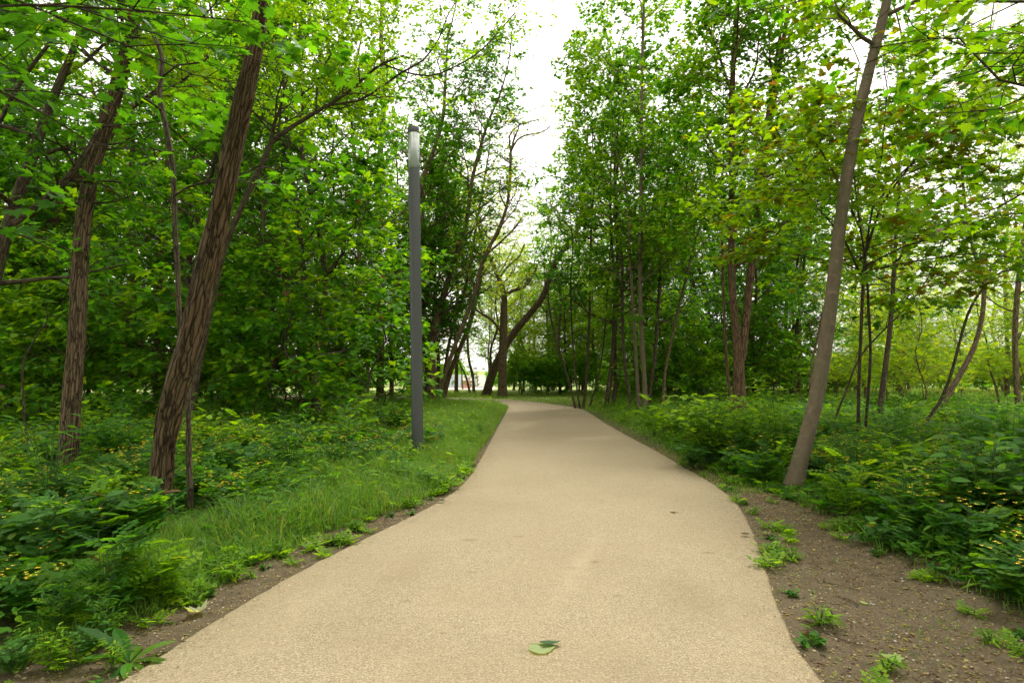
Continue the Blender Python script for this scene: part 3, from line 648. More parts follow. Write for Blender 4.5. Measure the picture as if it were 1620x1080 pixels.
traced('locust_sapling', 'curved slender stem among lime leaves near the right edge', 'tree',
  [[(1583,645,5),(1575,610,5),(1565,580,4),(1562,545,4),(1555,520,3)]], B_BRN, PN, 'lime', prm(size=.2, nleaf=5), z0=1.7, nl=10, Lmax=1.6, ext=2, seed=33)
traced('locust_tree', 'trunk at the far right edge under lime-green foliage', 'tree',
  [[(1612,655,14),(1608,600,13),(1606,520,12),(1612,440,12),(1622,360,11),(1635,250,9)]], B_BRN, PN, ('lime', 'bright', .5), prm(size=.22, nleaf=5), z0=3, nl=14, Lmax=2.4, ext=4, seed=34)
# near maples whose trunks stand outside the frame, their limbs reach in overhead
def near_maple(label, x, y, pts, seed, pal='maple'):
    T = Tree(seed); e = empty('maple_tree', (x, y, gz(x, y))); off = e.location[:]
    P, rr = spline([(x, y, gz(x, y) - .1), (x * 1.03, y + .1, 1.6), (x * .99, y, 3.4), (x * 1.02, y + .2, 6.0)], [.10, .085, .07, .03], .2)
    W = Wood(); W.tube(P, rr, 12); W.build('trunk', B_DARK, e, off)
    pr = prm(size=.105, nleaf=6, nb=(6, 5), flat2=.3, flat=.3, trop=-.02)
    for (z, tx, ty, tz) in pts:
        a = np.array([x, y, z]); b = np.array([tx, ty, tz]); J = lambda s_: np.array([T.rnd.gauss(0, s_), T.rnd.gauss(0, s_), T.rnd.gauss(0, s_)])
        Q, r2 = spline([a, a * .75 + b * .25 + J(.12) + [0, 0, .15], a * .5 + b * .5 + J(.16) + [0, 0, .25], a * .25 + b * .75 + J(.12) + [0, 0, .12], b], [.018, .014, .010, .007, .004], .2); T.limbs.tube(Q, r2, 6); T.branch(Q, float(np.linalg.norm(b - a)), .018, 0, pr, .25)
    T.limbs.build('twigs', B_DARK, e, off); finish_leaves(T, e, MN, pal, off); tag(e, label, 'tree')
near_maple('maple branches hanging into the upper left corner from outside', -4.6, 3.4, [(2.7, -2.9, 4.4, 3.1), (3.2, -2.4, 4.4, 3.7), (3.3, -1.7, 4.0, 3.8), (2.2, -3.3, 4.6, 2.4), (3.9, -3.0, 5.0, 4.3)], 51, ('maple', 'dark', .65))
near_maple('maple branches hanging into the upper right corner from outside', 5.0, 4.2, [(3.0, 3.0, 5.2, 4.25), (3.2, 3.4, 4.8, 4.0), (3.4, 4.0, 5.0, 4.2), (2.8, 4.3, 6.0, 3.0), (3.6, 2.6, 5.6, 4.9)], 52, ('bright', 'maple', .5))

# ------------------------------------------------------------------ the woods behind: a few kinds, copied
def variant(name, H, r0, z0, nl, Lmax, leaf, pal, pr, bark, seed, ns=1, shape=None):
    T = Tree(seed); e = empty(name, (0, 0, 0)); rnd = T.rnd
    for s_ in range(ns):
        lx, ly = rnd.uniform(-.09, .09) + (.06 * (s_ - .5) if ns > 1 else 0), rnd.uniform(-.08, .08); P = [(.12 * s_, .06 * s_, -.15)]
        for j in range(1, 8):
            z = H * j / 7; P.append((.12 * s_ + lx * z + rnd.gauss(0, .10) * j ** .4, ly * z + rnd.gauss(0, .10) * j ** .4, z))
        P, rr = spline(P, np.linspace(r0, r0 * .22, 8), .35); rr[0] *= 1.4
        W = Wood(); W.tube(P, rr, 9); W.build('trunk', bark, e)
        crown_limbs(T, P, rr, z0, nl, Lmax, pr, .35, shape=shape)
    T.limbs.build('twigs', bark, e); finish_leaves(T, e, leaf, pal, (0, 0, 0), cull=False); return e
flat_shape = lambda t: 1 - .55 * t
KIND = {
 'tallA': lambda: variant('woodland_maple', 15, .13, 2.0, 24, 3.0, MF, ('maple', 'bright', .6), prm(size=.175, nleaf=9), B_BRN, 61),
 'tallB': lambda: variant('woodland_maple', 13, .10, 1.5, 22, 2.8, MF, ('maple', 'dark', .4), prm(size=.175, nleaf=9), B_DARK, 62, 2),
 'tallC': lambda: variant('woodland_maple', 17, .15, 3.0, 24, 3.2, MF, ('bright', 'maple', .3), prm(size=.175, nleaf=9), B_BRN, 63),
 'sapA': lambda: variant('young_maple', 4.6, .03, .5, 18, 1.6, MM, ('maple', 'bright', .4), prm(size=.16, nleaf=8, nb=(5, 5), L=(1.4, .7)), B_DARK, 64, shape=flat_shape),
 'sapB': lambda: variant('young_maple', 3.2, .02, .3, 14, 1.3, MM, ('bright', 'maple', .5), prm(size=.15, nleaf=8, nb=(5, 5), L=(1.2, .6)), B_DARK, 65, shape=flat_shape),
 'locust': lambda: variant('woodland_locust', 12, .12, 2.4, 24, 2.6, PN, ('lime', 'bright', .4), prm(size=.24, nleaf=5), B_BRN, 66),
 'limesap': lambda: variant('young_locust', 5.5, .035, .7, 20, 1.9, PN, ('lime', 'bright', .3), prm(size=.24, nleaf=6, nb=(5, 5), L=(1.6, .8)), B_BRN, 68, shape=flat_shape),
 'bush': lambda: variant('hazel_bush', 1.9, .015, .12, 14, 1.3, OVATE_F, ('bright', 'maple', .6), prm(size=.17, nleaf=7, nb=(5, 4), L=(1., .5)), B_DARK, 67, 3, shape=flat_shape),
}
PROTO = {k: f() for k, f in KIND.items()}; used = {}
placed = []
def put(kind, x, y, s, rz, label, cat, group):
    src = PROTO[kind]; o = src if kind not in used else copy_tree(src); used[kind] = 1
    o.location = (x, y, gz(x, y)); o.rotation_euler = (0, 0, rz); o.scale = (s, s, s); tag(o, label, cat, group); placed.append((x, y, s))
def scatter(n_, kinds, pxr, dr, spacing, smin, smax, label, group, seed, cat='tree', avoid=None):
    rnd = random.Random(seed); k = tries = 0
    while k < n_ and tries < 4000:
        tries += 1
        y = (rnd.random() * (dr[1] ** 2 - dr[0] ** 2) + dr[0] ** 2) ** .5; px = rnd.uniform(*pxr); x = (px - 810) / F * y
        if y < 27 and xl(min(y, 26.)) - 1.0 < x < xr(min(y, 23.9)) + 1.0: continue
        if 27 <= y < 40 and in_poly(np.array([x]), np.array([y]), PATHPOLY)[0]: continue
        if any((x - a) ** 2 + (y - b) ** 2 < spacing ** 2 for a, b, _ in placed): continue
        if avoid and avoid(px, x, y): continue
        put(rnd.choice(kinds), x, y, rnd.uniform(smin, smax), rnd.uniform(0, 6.28), label, cat, group); k += 1
    return k
c1 = scatter(34, ['tallA', 'tallB', 'tallC', 'tallB'], (-150, 690), (17, 44), 1.9, .85, 1.12, 'tall maple standing among the crowded trunks deep in the left wood', 'maples deep in the left wood', 1)
c2 = scatter(56, ['sapA', 'sapB', 'sapA'], (-120, 622), (13.5, 36), 1.1, .8, 1.25, 'young leafy maple in the understorey of the left wood', 'young maples under the left wood', 2)
c3 = scatter(15, ['tallA', 'tallB', 'tallC'], (955, 1260), (27, 46), 2.2, .8, 1.05, 'tall maple behind the trunks right of the path', 'maples behind the right-hand trunks', 3)
c4 = scatter(24, ['sapA', 'sapB'], (965, 1240), (25, 38), 1.3, .8, 1.2, 'young leafy maple under the trunks right of the path', 'young maples right of the path', 4)
c5 = scatter(15, ['locust', 'tallC', 'locust'], (1250, 1800), (30, 52), 2.8, .75, 1.0, 'yellow-green tree beyond the right-hand clearing', 'yellow-green trees beyond the clearing', 5)
for px_, yy_, k_ in ((655, 31, 'tallB'), (692, 33.5, 'tallA'), (722, 43, 'tallC'), (668, 38, 'tallC')):
    put(k_, (px_ - 810) / F * yy_, yy_, .95, px_ * .7, 'tall maple standing behind the double trunk right of the lamp post', 'tree', 'maples behind the double trunk')
c6 = scatter(24, ['locust', 'tallC', 'tallA', 'locust'], (770, 985), (40, 60), 2.0, .62, .95, 'yellow-green tree past the bend of the path', 'trees past the bend', 6)
scatter(7, ['locust', 'sapA'], (640, 770), (42, 60), 3., .45, .62, 'low yellow-green tree in the gap left of the bend', 'low trees in the gap', 16)
scatter(24, ['limesap'], (1255, 1760), (21, 40), 1.9, .7, 1.15, 'young lime-green tree in the right-hand clearing', 'young trees in the clearing', 17)
scatter(12, ['limesap'], (800, 1000), (41, 52), 1.9, .9, 1.4, 'young lime-green tree just beyond the bend of the path', 'young trees past the bend', 18)
c7 = scatter(26, ['bush'], (820, 1330), (38, 50), 1.6, .8, 1.3, 'rounded green bush at the back of the woods beyond the path', 'bushes beyond the path', 7, 'bush')
c8 = scatter(14, ['bush'], (1250, 1750), (42, 58), 2., 1., 1.5, 'bright bush edging the far side of the meadow', 'bushes edging the meadow', 8, 'bush')
c9 = scatter(14, ['bush'], (-150, 640), (24, 42), 1.6, .9, 1.4, 'green bush closing the bottom of the left wood', 'bushes in the left wood', 9, 'bush')
rnd = random.Random(99)
for i, (bx, by) in enumerate([(-6, -2), (-5, -7), (-9, -4), (-8.5, 1.5), (-4.5, -12), (6.5, -3), (5.5, -8), (9, .5), (10, -5), (4.5, -13), (12, 4), (-12, 3)]):  # unseen trees of the surrounding wood, added to darken near plants and trunk fronts
    put(['tallA', 'tallB', 'tallC'][i % 3], bx, by, rnd.uniform(.85, 1.0), rnd.uniform(0, 6), 'unseen tall maple beside the path, added around the viewpoint to shade the near view', 'tree', 'unseen shading maples around the viewpoint')
print('PLACED', c1, c2, c3, c4, c5, c6, c7, c8, c9)
# far-off wood on the horizon
T = Tree(71); n_ = 60000; a = T.rng.uniform(-1.1, 1.1, n_); d = T.rng.uniform(125, 165, n_); clump = 5 + 2.6 * np.sin(a * 23) + 2.2 * np.sin(a * 57 + 1) + 1.3 * np.sin(a * 131)
z = -1.8 + clump * T.rng.random(n_) ** .7; pos = np.c_[d * np.sin(a), d * np.cos(a), z]
far = leaves_mesh('far_wood', pos, T.rng.normal(0, 1, (n_, 3)), T.rng.normal(0, 1, (n_, 3)), T.rng.uniform(.6, 1.2, n_), tints(n_, 'maple', T.rng), OVATE_F)
tag(far, 'distant line of woods along the horizon', 'wood', kind='stuff')

# ------------------------------------------------------------------ undergrowth
def herb(seed, tmpl, nst, h, size, pal, spread=.35, flowers=0, per=5, name='celandine_plant', lift=.25):
    """one herb: arching stems, leaves in whorls, yellow flowers on top"""
    T = Tree(seed); rnd = T.rnd; W = Wood(); fl = []
    lp, ld, ln, ls = [], [], [], []
    for i in range(nst):
        az = rnd.uniform(0, 6.28); H = h * rnd.uniform(.6, 1.1); out_ = spread * rnd.uniform(.2, 1)
        P = np.array([(math.cos(az) * out_ * t ** 1.5, math.sin(az) * out_ * t ** 1.5, H * t - .02) for t in np.linspace(0, 1, 5)]); W.tube(P, np.linspace(.004, .002, 5), 3)
        for j in range(per):
            t = .25 + .75 * (j + rnd.random()) / per; p = P[min(3, int(t * 4))] + (P[4] - P[3]) * rnd.random(); a2 = az + rnd.uniform(-2.2, 2.2)
            lp.append(p); ld.append((math.cos(a2), math.sin(a2), rnd.uniform(-.1, lift * 2))); ln.append((rnd.gauss(0, .3), rnd.gauss(0, .3), 1)); ls.append(size * rnd.uniform(.6, 1.2))
        if flowers and rnd.random() < flowers:
            for _ in range(rnd.choice((1, 2, 3))): fl.append(P[4] + np.array([rnd.gauss(0, .03), rnd.gauss(0, .03), rnd.uniform(.02, .10)]))
    return T, W, [np.array(q_, float) for q_ in (lp, ld, ln, ls)], fl
PEB, nt, out = mat('pebble'); at_ = N(nt, 'ShaderNodeAttribute', attribute_name='tint'); p = N(nt, 'ShaderNodeBsdfPrincipled', inp={'Roughness': .8}); nt.links.new(at_.outputs['Color'], p.inputs['Base Color']); nt.links.new(p.outputs[0], out.inputs[0])
STEM = simple('green_stem', (.06, .12, .03), .6)
def petals(fl):
    V, Fc = [], []
    for c in fl:
        t = random.uniform(0, 1.5); i = len(V); V.append((c[0], c[1], c[2]))
        for k in range(8):
            a = t + k * math.pi / 4; r = .021 if k % 2 == 0 else .008
            V.append((c[0] + r * math.cos(a), c[1] + r * math.sin(a), c[2] + (.004 if k % 2 == 0 else 0)))
        Fc += [(i, i + 1 + k, i + 1 + (k + 1) % 8) for k in range(8)]
    return np.array(V), np.array(Fc)
CLEAR = [(GG(252, 826), .7, 1.5), (GG(106, 742), .5, 1.4), (GG(661, 724), .4, 1.1), (GG(1254, 772), .5, .8), (GG(301, 815), .3, .8)]
def clear(x, y):
    f = np.ones(np.shape(x))
    for g_, a_, b_ in CLEAR: f = np.minimum(f, np.clip(np.sqrt(((x - g_.x * (y / g_.y)) / a_) ** 2 + ((y - g_.y + b_ * .8) / b_) ** 2) - .45, .12, 1))
    return f
cel = []
for sd_ in range(5):
    T, W, (lp, ld, ln, ls), fl = herb(200 + sd_, CEL, 13, .46, .17, 'herb', .30, .8, 6)
    e = empty('celandine_plant', (0, 0, 0)); leaves_mesh('foliage', lp, ld, ln, ls, tints(len(lp), 'herb', T.rng), CEL, e)
    W.build('stems', STEM, e)
    if fl: V, Fc = petals(fl); mk('blossoms', V, Fc, PETAL, e, smooth=False)
    cel.append(e)
def in_veg(x, y, m=.1):
    a, b = np.array([x]), np.array([min(y, 26.)]); return float(veg_left(a, b)[0]) > m or float(veg_right(a, b)[0]) > m
uc = {}
def put_plant(src, x, y, s, label, cat, group, rz=None):
    o = src if src.name not in uc else copy_tree(src); uc[src.name] = 1
    o.location = (x, y, gz(x, y)); o.rotation_euler = (0, 0, random.uniform(0, 6.28) if rz is None else rz); o.scale = (s,) * 3; tag(o, label, cat, group); return o
def plants(n_, srcs, region, label, cat, group, smin, smax, seed, sp=.28):
    rnd = random.Random(seed); pts = []; tries = 0
    while len(pts) < n_ and tries < 6000:
        tries += 1; x, y = rnd.uniform(region[0], region[1]), rnd.uniform(region[2], region[3])
        if abs(x) > .9 * y + .4 or not in_veg(x, y, .18): continue
        if any((x - a) ** 2 + (y - b) ** 2 < sp * sp for a, b in pts): continue
        if len(region) > 4 and not region[4](x, y): continue
        fc = float(clear(x, y))
        if fc < .4: continue
        pts.append((x, y)); put_plant(srcs[rnd.randrange(len(srcs))], x, y, rnd.uniform(smin, smax) * fc, label, cat, group)
plants(110, cel, (-7.5, -1.6, 3.7, 12.5, lambda x, y: x < -.36 * y - .1 or y > 8), 'yellow-flowered celandine plant on the left bank', 'plant', 'celandines on the left bank', .75, 1.15, 11)
plants(110, cel, (2.2, 9, 4.0, 12.5), 'yellow-flowered celandine plant right of the bare verge', 'plant', 'celandines on the right bank', .75, 1.15, 12)

# mixed ground cover: masses nobody could count
def cover(name, label, n_, region, tmpl, size, pal, hmax, seed, dens=None):
    rng = np.random.default_rng(seed); x = rng.uniform(region[0], region[1], n_ * 3); y = region[2] + (region[3] - region[2]) * rng.random(n_ * 3) ** 1.25
    k = (np.abs(x) < .95 * y + .6); yc = np.minimum(y, 26.); v = np.maximum(veg_left(x, yc), veg_right(x, yc)); k &= v > .1
    k &= ~((y > 26) & in_poly(x, y, PATHPOLY))
    if dens: k &= rng.random(len(x)) < dens(x, y)
    x, y, v = x[k][:n_], y[k][:n_], v[k][:n_]; m_ = len(x)
    hh = hmax * (.45 + .55 * (.5 + .5 * sn(x * 1.7, y * 1.7, seed))) * np.clip(v / .6, .25, 1) * clear(x, y); u = rng.random(m_) ** .6
    pos = np.c_[x, y, gh(x, y) + .03 + hh * u]; a = rng.uniform(0, 6.28, m_); dr = np.c_[np.cos(a), np.sin(a), rng.uniform(-.3, .5, m_)]
    o = leaves_mesh(name, pos, dr, np.c_[rng.normal(0, .35, (m_, 2)), np.ones(m_)], size * rng.uniform(.6, 1.25, m_), tints(m_, pal, rng), tmpl)
    tag(o, label, 'ground cover', kind='stuff'); return o
cover('herb_cover', 'low mixed herbs filling the left wood floor', 20000, (-16, -1.6, 4, 26), CEL, .14, 'herb', .36, 21, lambda x, y: np.clip((-x - .28 * y) / 1.0, .06, 1))
cover('small_leaf_cover', 'small oval-leaved seedlings covering both banks', 30000, (-9, 9, 3.2, 14), OVATE, .075, 'maple', .34, 25, lambda x, y: np.where((x < 0) & (x > -.28 * y), .15, 1))
cover('herb_cover', 'low mixed herbs filling the right wood floor', 18000, (2, 18, 4, 26), CEL, .14, 'herb', .34, 22, lambda x, y: np.where((x < .25 * y) & (y > 11), .12, 1))
cover('weed_cover', 'lance-leaved weeds among the herbs on both banks', 22000, (-14, 16, 3.4, 28), LANCE, .13, 'bright', .45, 23)
cover('broad_weed_cover', 'broad-leaved weeds and seedlings deeper under the trees', 20000, (-22, 24, 11, 34), OVATE, .12, 'maple', .6, 24, lambda x, y: np.where(np.abs(x - .3) < 3.4, .0, 1))

def grass(name, label, n_, region, h0, h1, wid, seed, cond, pal=((.065, .17, .010), (.11, .24, .014), (.20, .29, .05), (.12, .24, .024), (.07, .17, .02))):
    rng = np.random.default_rng(seed); x = rng.uniform(region[0], region[1], n_ * 4); y = region[2] + (region[3] - region[2]) * rng.random(n_ * 4) ** 1.3
    k = (np.abs(x) < .95 * y + .8) & cond(x, y, rng); x, y = x[k][:n_], y[k][:n_]; m_ = len(x)
    tuft = (.5 + .5 * sn(x * 2.3, y * 2.3, seed)) * (.75 + .35 * sn(x * 7, y * 7, seed + 1)) + .1; tuft = tuft * (.5 + .5 * clear(x, y)) * np.clip(.3 + (y - 2.8) / 3.2, .3, 1) * np.clip(.35 + np.maximum(veg_left(x, np.minimum(y, 26)), veg_right(x, np.minimum(y, 26))) / .7, .35, 1); h = rng.uniform(h0, h1, m_) * np.clip(tuft + .2, .18, 1.3); az = rng.uniform(0, 6.28, m_); lean = rng.uniform(.1, 1.1, m_) * h
    w = wid * rng.uniform(.6, 1.4, m_); fz = az + rng.uniform(-1, 1, m_) + 1.57; b = np.c_[x, y, gh(x, y) - .01]
    V = np.zeros((m_, 7, 3)); sx_ = np.c_[np.cos(fz), np.sin(fz), np.zeros(m_)] * w[:, None]
    for i, (t, ww) in enumerate(((0, 1), (.4, .85), (.75, .55))):
        c = b + np.c_[np.cos(az) * lean * t ** 2, np.sin(az) * lean * t ** 2, h * (t - .12 * t * t)]
        V[:, 2 * i] = c - sx_ * ww; V[:, 2 * i + 1] = c + sx_ * ww
    V[:, 6] = b + np.c_[np.cos(az) * lean * 1.15, np.sin(az) * lean * 1.15, h * (.9 - .25 * lean / h)]
    Fq = np.array([(0, 1, 3, 2), (2, 3, 5, 4)]); Ft = np.array([(4, 5, 6)]); o_ = (np.arange(m_) * 7)[:, None, None]
    Pc = np.array(pal); c = Pc[rng.integers(0, len(Pc), m_)] * rng.uniform(.7, 1.3, (m_, 1)); straw = rng.random(m_) < .05; c[straw] = (.30, .25, .10)
    o = mk(name, V.reshape(-1, 3), [(Fq[None] + o_).reshape(-1, 4), (Ft[None] + o_).reshape(-1, 3)], GRASS, smooth=False, attrs={'tint': np.repeat(np.c_[c, np.ones(m_)], 7, axis=0)})
    tag(o, label, 'grass', kind='stuff'); return o
grass('grass', 'tall fine grass on the bank left of the path', 170000, (-7, 0, 3, 27), .14, .60, .0024, 31, lambda x, y, r: (veg_left(x, np.minimum(y, 26)) > .0) & (x > -.75 * y) & (r.random(len(x)) < np.clip(1.2 - veg_left(x, np.minimum(y, 26)) / 4.5, .15, 1)))
grass('grass', 'short patchy grass along the right path edge', 26000, (1, 7, 8, 26), .06, .24, .003, 32, lambda x, y, r: (x > xr(np.minimum(y, 23.9)) + .02) & (x < xr(np.minimum(y, 23.9)) + 2.8))
grass('grass', 'grass growing among the herbs on the right bank', 30000, (1.8, 12, 3, 22), .12, .42, .0035, 33, lambda x, y, r: veg_right(x, np.minimum(y, 26)) > .0)
grass('grass', 'bright green grass strip beyond the bend of the path', 50000, (-12, 16, 23, 44), .15, .42, .008, 34, lambda x, y, r: ~in_poly(x, y, PATHPOLY) & (x > xl(np.minimum(y, 26)) - 12) & ~((y < 27) & (x > xl(np.minimum(y, 26))) & (x < xr(np.minimum(y, 23.9)))), ((.09, .21, .014), (.14, .26, .02), (.17, .27, .04)))
grass('grass', 'pale meadow grass in the right-hand clearing', 50000, (8, 45, 24, 58), .15, .45, .012, 35, lambda x, y, r: x > 0, ((.13, .24, .03), (.20, .28, .06), (.28, .31, .12)))
grass('grass', 'sparse tufts sprouting on the bare soil beside the path', 9000, (-4, 7, 2.6, 12), .04, .14, .0025, 36, lambda x, y, r: (((x < xl(y) - .01) & (veg_left(x, y) < .1)) | ((x > xr(y) + .01) & (veg_right(x, y) < .1))) & (sn(x * 5, y * 5, 4) > .25))

weeds = []
for k_, (tm, nst, h_, sz_, pl_, sp_, pe_) in enumerate([(OVATE, 16, .75, .13, 'bright', .28, 8), (LANCE, 14, .85, .15, 'herb', .25, 9), (PINN, 10, .7, .2, 'bright', .22, 8), (OVATE, 22, .55, .12, 'blue', .32, 7), (LANCE, 12, .6, .13, 'bright', .25, 8)]):
    T, W, (lp, ld, ln, ls), fl = herb(400 + k_, tm, nst, h_, sz_, pl_, sp_, 0, pe_, lift=.35)
    e = empty('tall_weed', (0, 0, 0)); leaves_mesh('foliage', lp, ld, ln, ls, tints(len(lp), pl_, T.rng), tm, e); W.build('stems', STEM, e); weeds.append(e)
plants(90, weeds, (-9, -1.8, 4.2, 15, lambda x, y: x < -.33 * y or y > 10), 'tall leafy weed among the herbs of the left bank', 'plant', 'tall weeds on the left bank', .65, 1.3, 13, .4)
plants(80, weeds, (2.2, 10, 4.6, 15), 'tall leafy weed among the herbs of the right bank', 'plant', 'tall weeds on the right bank', .65, 1.3, 14, .4)
plants(60, weeds, (-6, -.4, 4.2, 20, lambda x, y: x > -.34 * y), 'small leafy weed standing in the grass strip left of the path', 'plant', 'weeds in the left grass strip', .28, .62, 19, .35)
plants(40, weeds, (1.5, 8, 7, 21, lambda x, y: x < .42 * y), 'small leafy weed near the right path edge', 'plant', 'weeds near the right path edge', .3, .65, 20, .35)
small = []
for k_, (tm, nst, h_, sz_, pl_, sp_, pe_) in enumerate([(LANCE, 9, .10, .07, 'bright', .07, 5), (OVATE, 8, .08, .05, 'herb', .08, 4), (PINN, 6, .07, .10, 'bright', .05, 3)]):
    T, W, (lp, ld, ln, ls), fl = herb(420 + k_, tm, nst, h_, sz_, pl_, sp_, 0, pe_, lift=.35)
    e = empty('weed_seedling', (0, 0, 0)); leaves_mesh('foliage', lp, ld, ln, ls, tints(len(lp), pl_, T.rng), tm, e); W.build('stems', STEM, e); small.append(e)
rnd = random.Random(77); k_ = 0
while k_ < 150:
    y = 2.7 + 8 * rnd.random() ** 1.3; lft = rnd.random() < .5
    x = float(xl(y)) - .03 - rnd.random() * (float(np.interp(y, DL_y, DL_w)) + .15) if lft else float(xr(y)) + .03 + rnd.random() ** 1.3 * (float(np.interp(y, DR_y, DR_w)) + .1)
    if not lft and abs(x - float(xr(y)) - .5 * float(np.interp(y, DR_y, DR_w))) < .3 * float(np.interp(y, DR_y, DR_w)) and rnd.random() < .7: continue
    put_plant(small[rnd.randrange(3)], x, y, rnd.uniform(.6, 1.5), 'little green weed sprouting on the soil left of the path' if lft else 'little green weed sprouting on the soil right of the path', 'plant', 'little weeds left of the path' if lft else 'little weeds right of the path'); k_ += 1

# single plants that stand out in the photograph
def shrub(name, label, x, y, tmpl, nst, h, size, pal, spread, per, seed, flowers=0., cat='plant', lift=.25):
    T, W, (lp, ld, ln, ls), fl = herb(seed, tmpl, nst, h, size, pal, spread, flowers, per, lift=lift)
    e = empty(name, (x, y, gz(x, y))); leaves_mesh('foliage', lp, ld, ln, ls, tints(len(lp), pal, T.rng), tmpl, e); W.build('stems', STEM, e)
    if fl: V, Fc = petals(fl); mk('blossoms', V, Fc, PETAL, e, smooth=False)
    tag(e, label, cat)
g = lambda px, py: G(px, py)
def S(name, label, px, py, *a, **k): p_ = GG(px, py); shrub(name, label, p_.x, p_.y, *a, **k)
S('leafy_bush', 'rounded broad-leaved bush right of the path where the verge narrows', 1122, 738, OVATE, 120, 1.15, .15, 'bright', .85, 8, 301, cat='bush')
S('leafy_bush', 'low bush touching the path edge below the rounded bush', 1095, 742, OVATE, 34, .45, .12, 'blue', .35, 6, 302, cat='bush')
S('leafy_bush', 'bush with scattered yellow flowers left of the grey trunk', 1190, 726, OVATE, 80, .95, .13, 'bright', .7, 8, 303, .15, cat='bush')
S('elder_sapling', 'tall sparse sapling with tiered leaves behind the grey trunk', 1232, 742, LANCE, 20, 1.55, .2, 'bright', .55, 11, 304)
S('elder_sapling', 'big-leaved seedling at the right edge of the picture', 1590, 830, OVATE, 22, .95, .19, 'blue', .5, 8, 305)
S('nettle_plant', 'small blue-green plant on the soil by the verge corner', 1405, 868, OVATE, 16, .26, .10, 'blue', .2, 6, 306)
S('nettle_plant', 'pale broad-leaved clump among the right-hand herbs', 1480, 760, OVATE, 26, .6, .14, 'bright', .4, 6, 307)
S('nettle_plant', 'feathery light green plant on the left soil edge', 250, 955, PINN, 22, .42, .17, 'bright', .25, 7, 308)
S('nettle_plant', 'upright herb with jagged leaves in the lower left corner', 160, 985, PINN, 12, .55, .20, 'herb', .2, 8, 309)
S('nettle_plant', 'dark broad-leaved clump at the lower left edge', 80, 905, OVATE, 46, .55, .15, 'blue', .5, 8, 310)
S('nettle_plant', 'dark leafy clump below the straight furrowed trunk', 190, 870, CEL, 46, .5, .18, 'herb', .5, 8, 311, .3)
S('nettle_plant', 'light clump of weeds on the soil beside the path, left', 365, 915, LANCE, 14, .16, .10, 'bright', .14, 6, 312)
S('nettle_plant', 'leafy weeds in the grass at the foot of the lamp post', 640, 740, LANCE, 34, .45, .12, 'bright', .4, 7, 313)
S('nettle_plant', 'feathery weeds at the path edge right of the lamp post', 700, 775, PINN, 20, .25, .13, 'bright', .3, 5, 314)
S('leafy_bush', 'dark big-leaved bush at the right edge behind the soil strip', 1560, 850, OVATE, 70, .85, .15, 'herb', .6, 8, 331, cat='bush')
S('leafy_bush', 'bushy green shrub filling the right edge above the big-leaved seedling', 1600, 770, OVATE, 100, 1.1, .13, 'maple', .8, 9, 332, cat='bush')
S('leafy_bush', 'green shrub midway between the grey trunk and the right edge', 1420, 745, OVATE, 70, .75, .12, 'herb', .6, 8, 333, cat='bush')
S('leafy_bush', 'loose shrub just right of the foot of the grey trunk', 1330, 762, LANCE, 60, .6, .13, 'bright', .5, 7, 334, .1, cat='bush')
S('leafy_bush', 'bright shrub behind the rounded bush near the far verge', 1075, 700, OVATE, 60, .8, .13, 'bright', .6, 8, 335, cat='bush')
S('leafy_bush', 'dark shrub between the two furrowed trunks', 185, 745, OVATE, 70, .8, .13, 'maple', .6, 8, 336, cat='bush')
S('leafy_bush', 'yellow-flowered shrub in the grass left of the lamp post', 545, 690, LANCE, 60, .95, .13, 'bright', .6, 8, 337, .5, cat='bush')
S('leafy_bush', 'low dark shrub directly behind the lamp post', 625, 690, OVATE, 60, .7, .13, 'herb', .6, 8, 338, .2, cat='bush')
S('leafy_bush', 'broad shrub among the herbs right of the leaning furrowed trunk', 400, 735, OVATE, 70, .7, .12, 'herb', .7, 8, 339, .3, cat='bush')
rnd = random.Random(123)
for i in range(16):
    q_ = GG(rnd.uniform(10, 260), rnd.uniform(965, 1075)); put_plant(weeds[i % 5], q_.x, q_.y, rnd.uniform(.2, .42), 'small weed in the soil of the lower left corner', 'plant', 'weeds in the lower left corner')
# dock: a rosette of long tongue leaves at the path edge, lower left
p_ = G(205, 1050); e = empty('dock_plant', (p_.x, p_.y, 0)); rnd = random.Random(5); k = 11
a = np.array([i * 2.4 for i in range(k)]); up = np.array([.3, .9, .2, .5, 1.6, .1, .3, 1.0, .2, .15, .4])
leaves_mesh('foliage', np.c_[np.cos(a) * .01, np.sin(a) * .01, np.full(k, .01)], np.c_[np.cos(a), np.sin(a), up], np.c_[-np.cos(a) * up, -np.sin(a) * up, np.ones(k)], np.array([.2, .26, .17, .22, .3, .16, .2, .24, .15, .14, .2]), tints(k, 'herb', RNG), tpl([(0, 0), (.07, .2), (.13, .5), (.12, .78), (.05, .95), (0, 1)], (0, .5), .35, .3), e)
tag(e, 'dock rosette with long tongue-shaped leaves at the lower left path edge', 'plant')

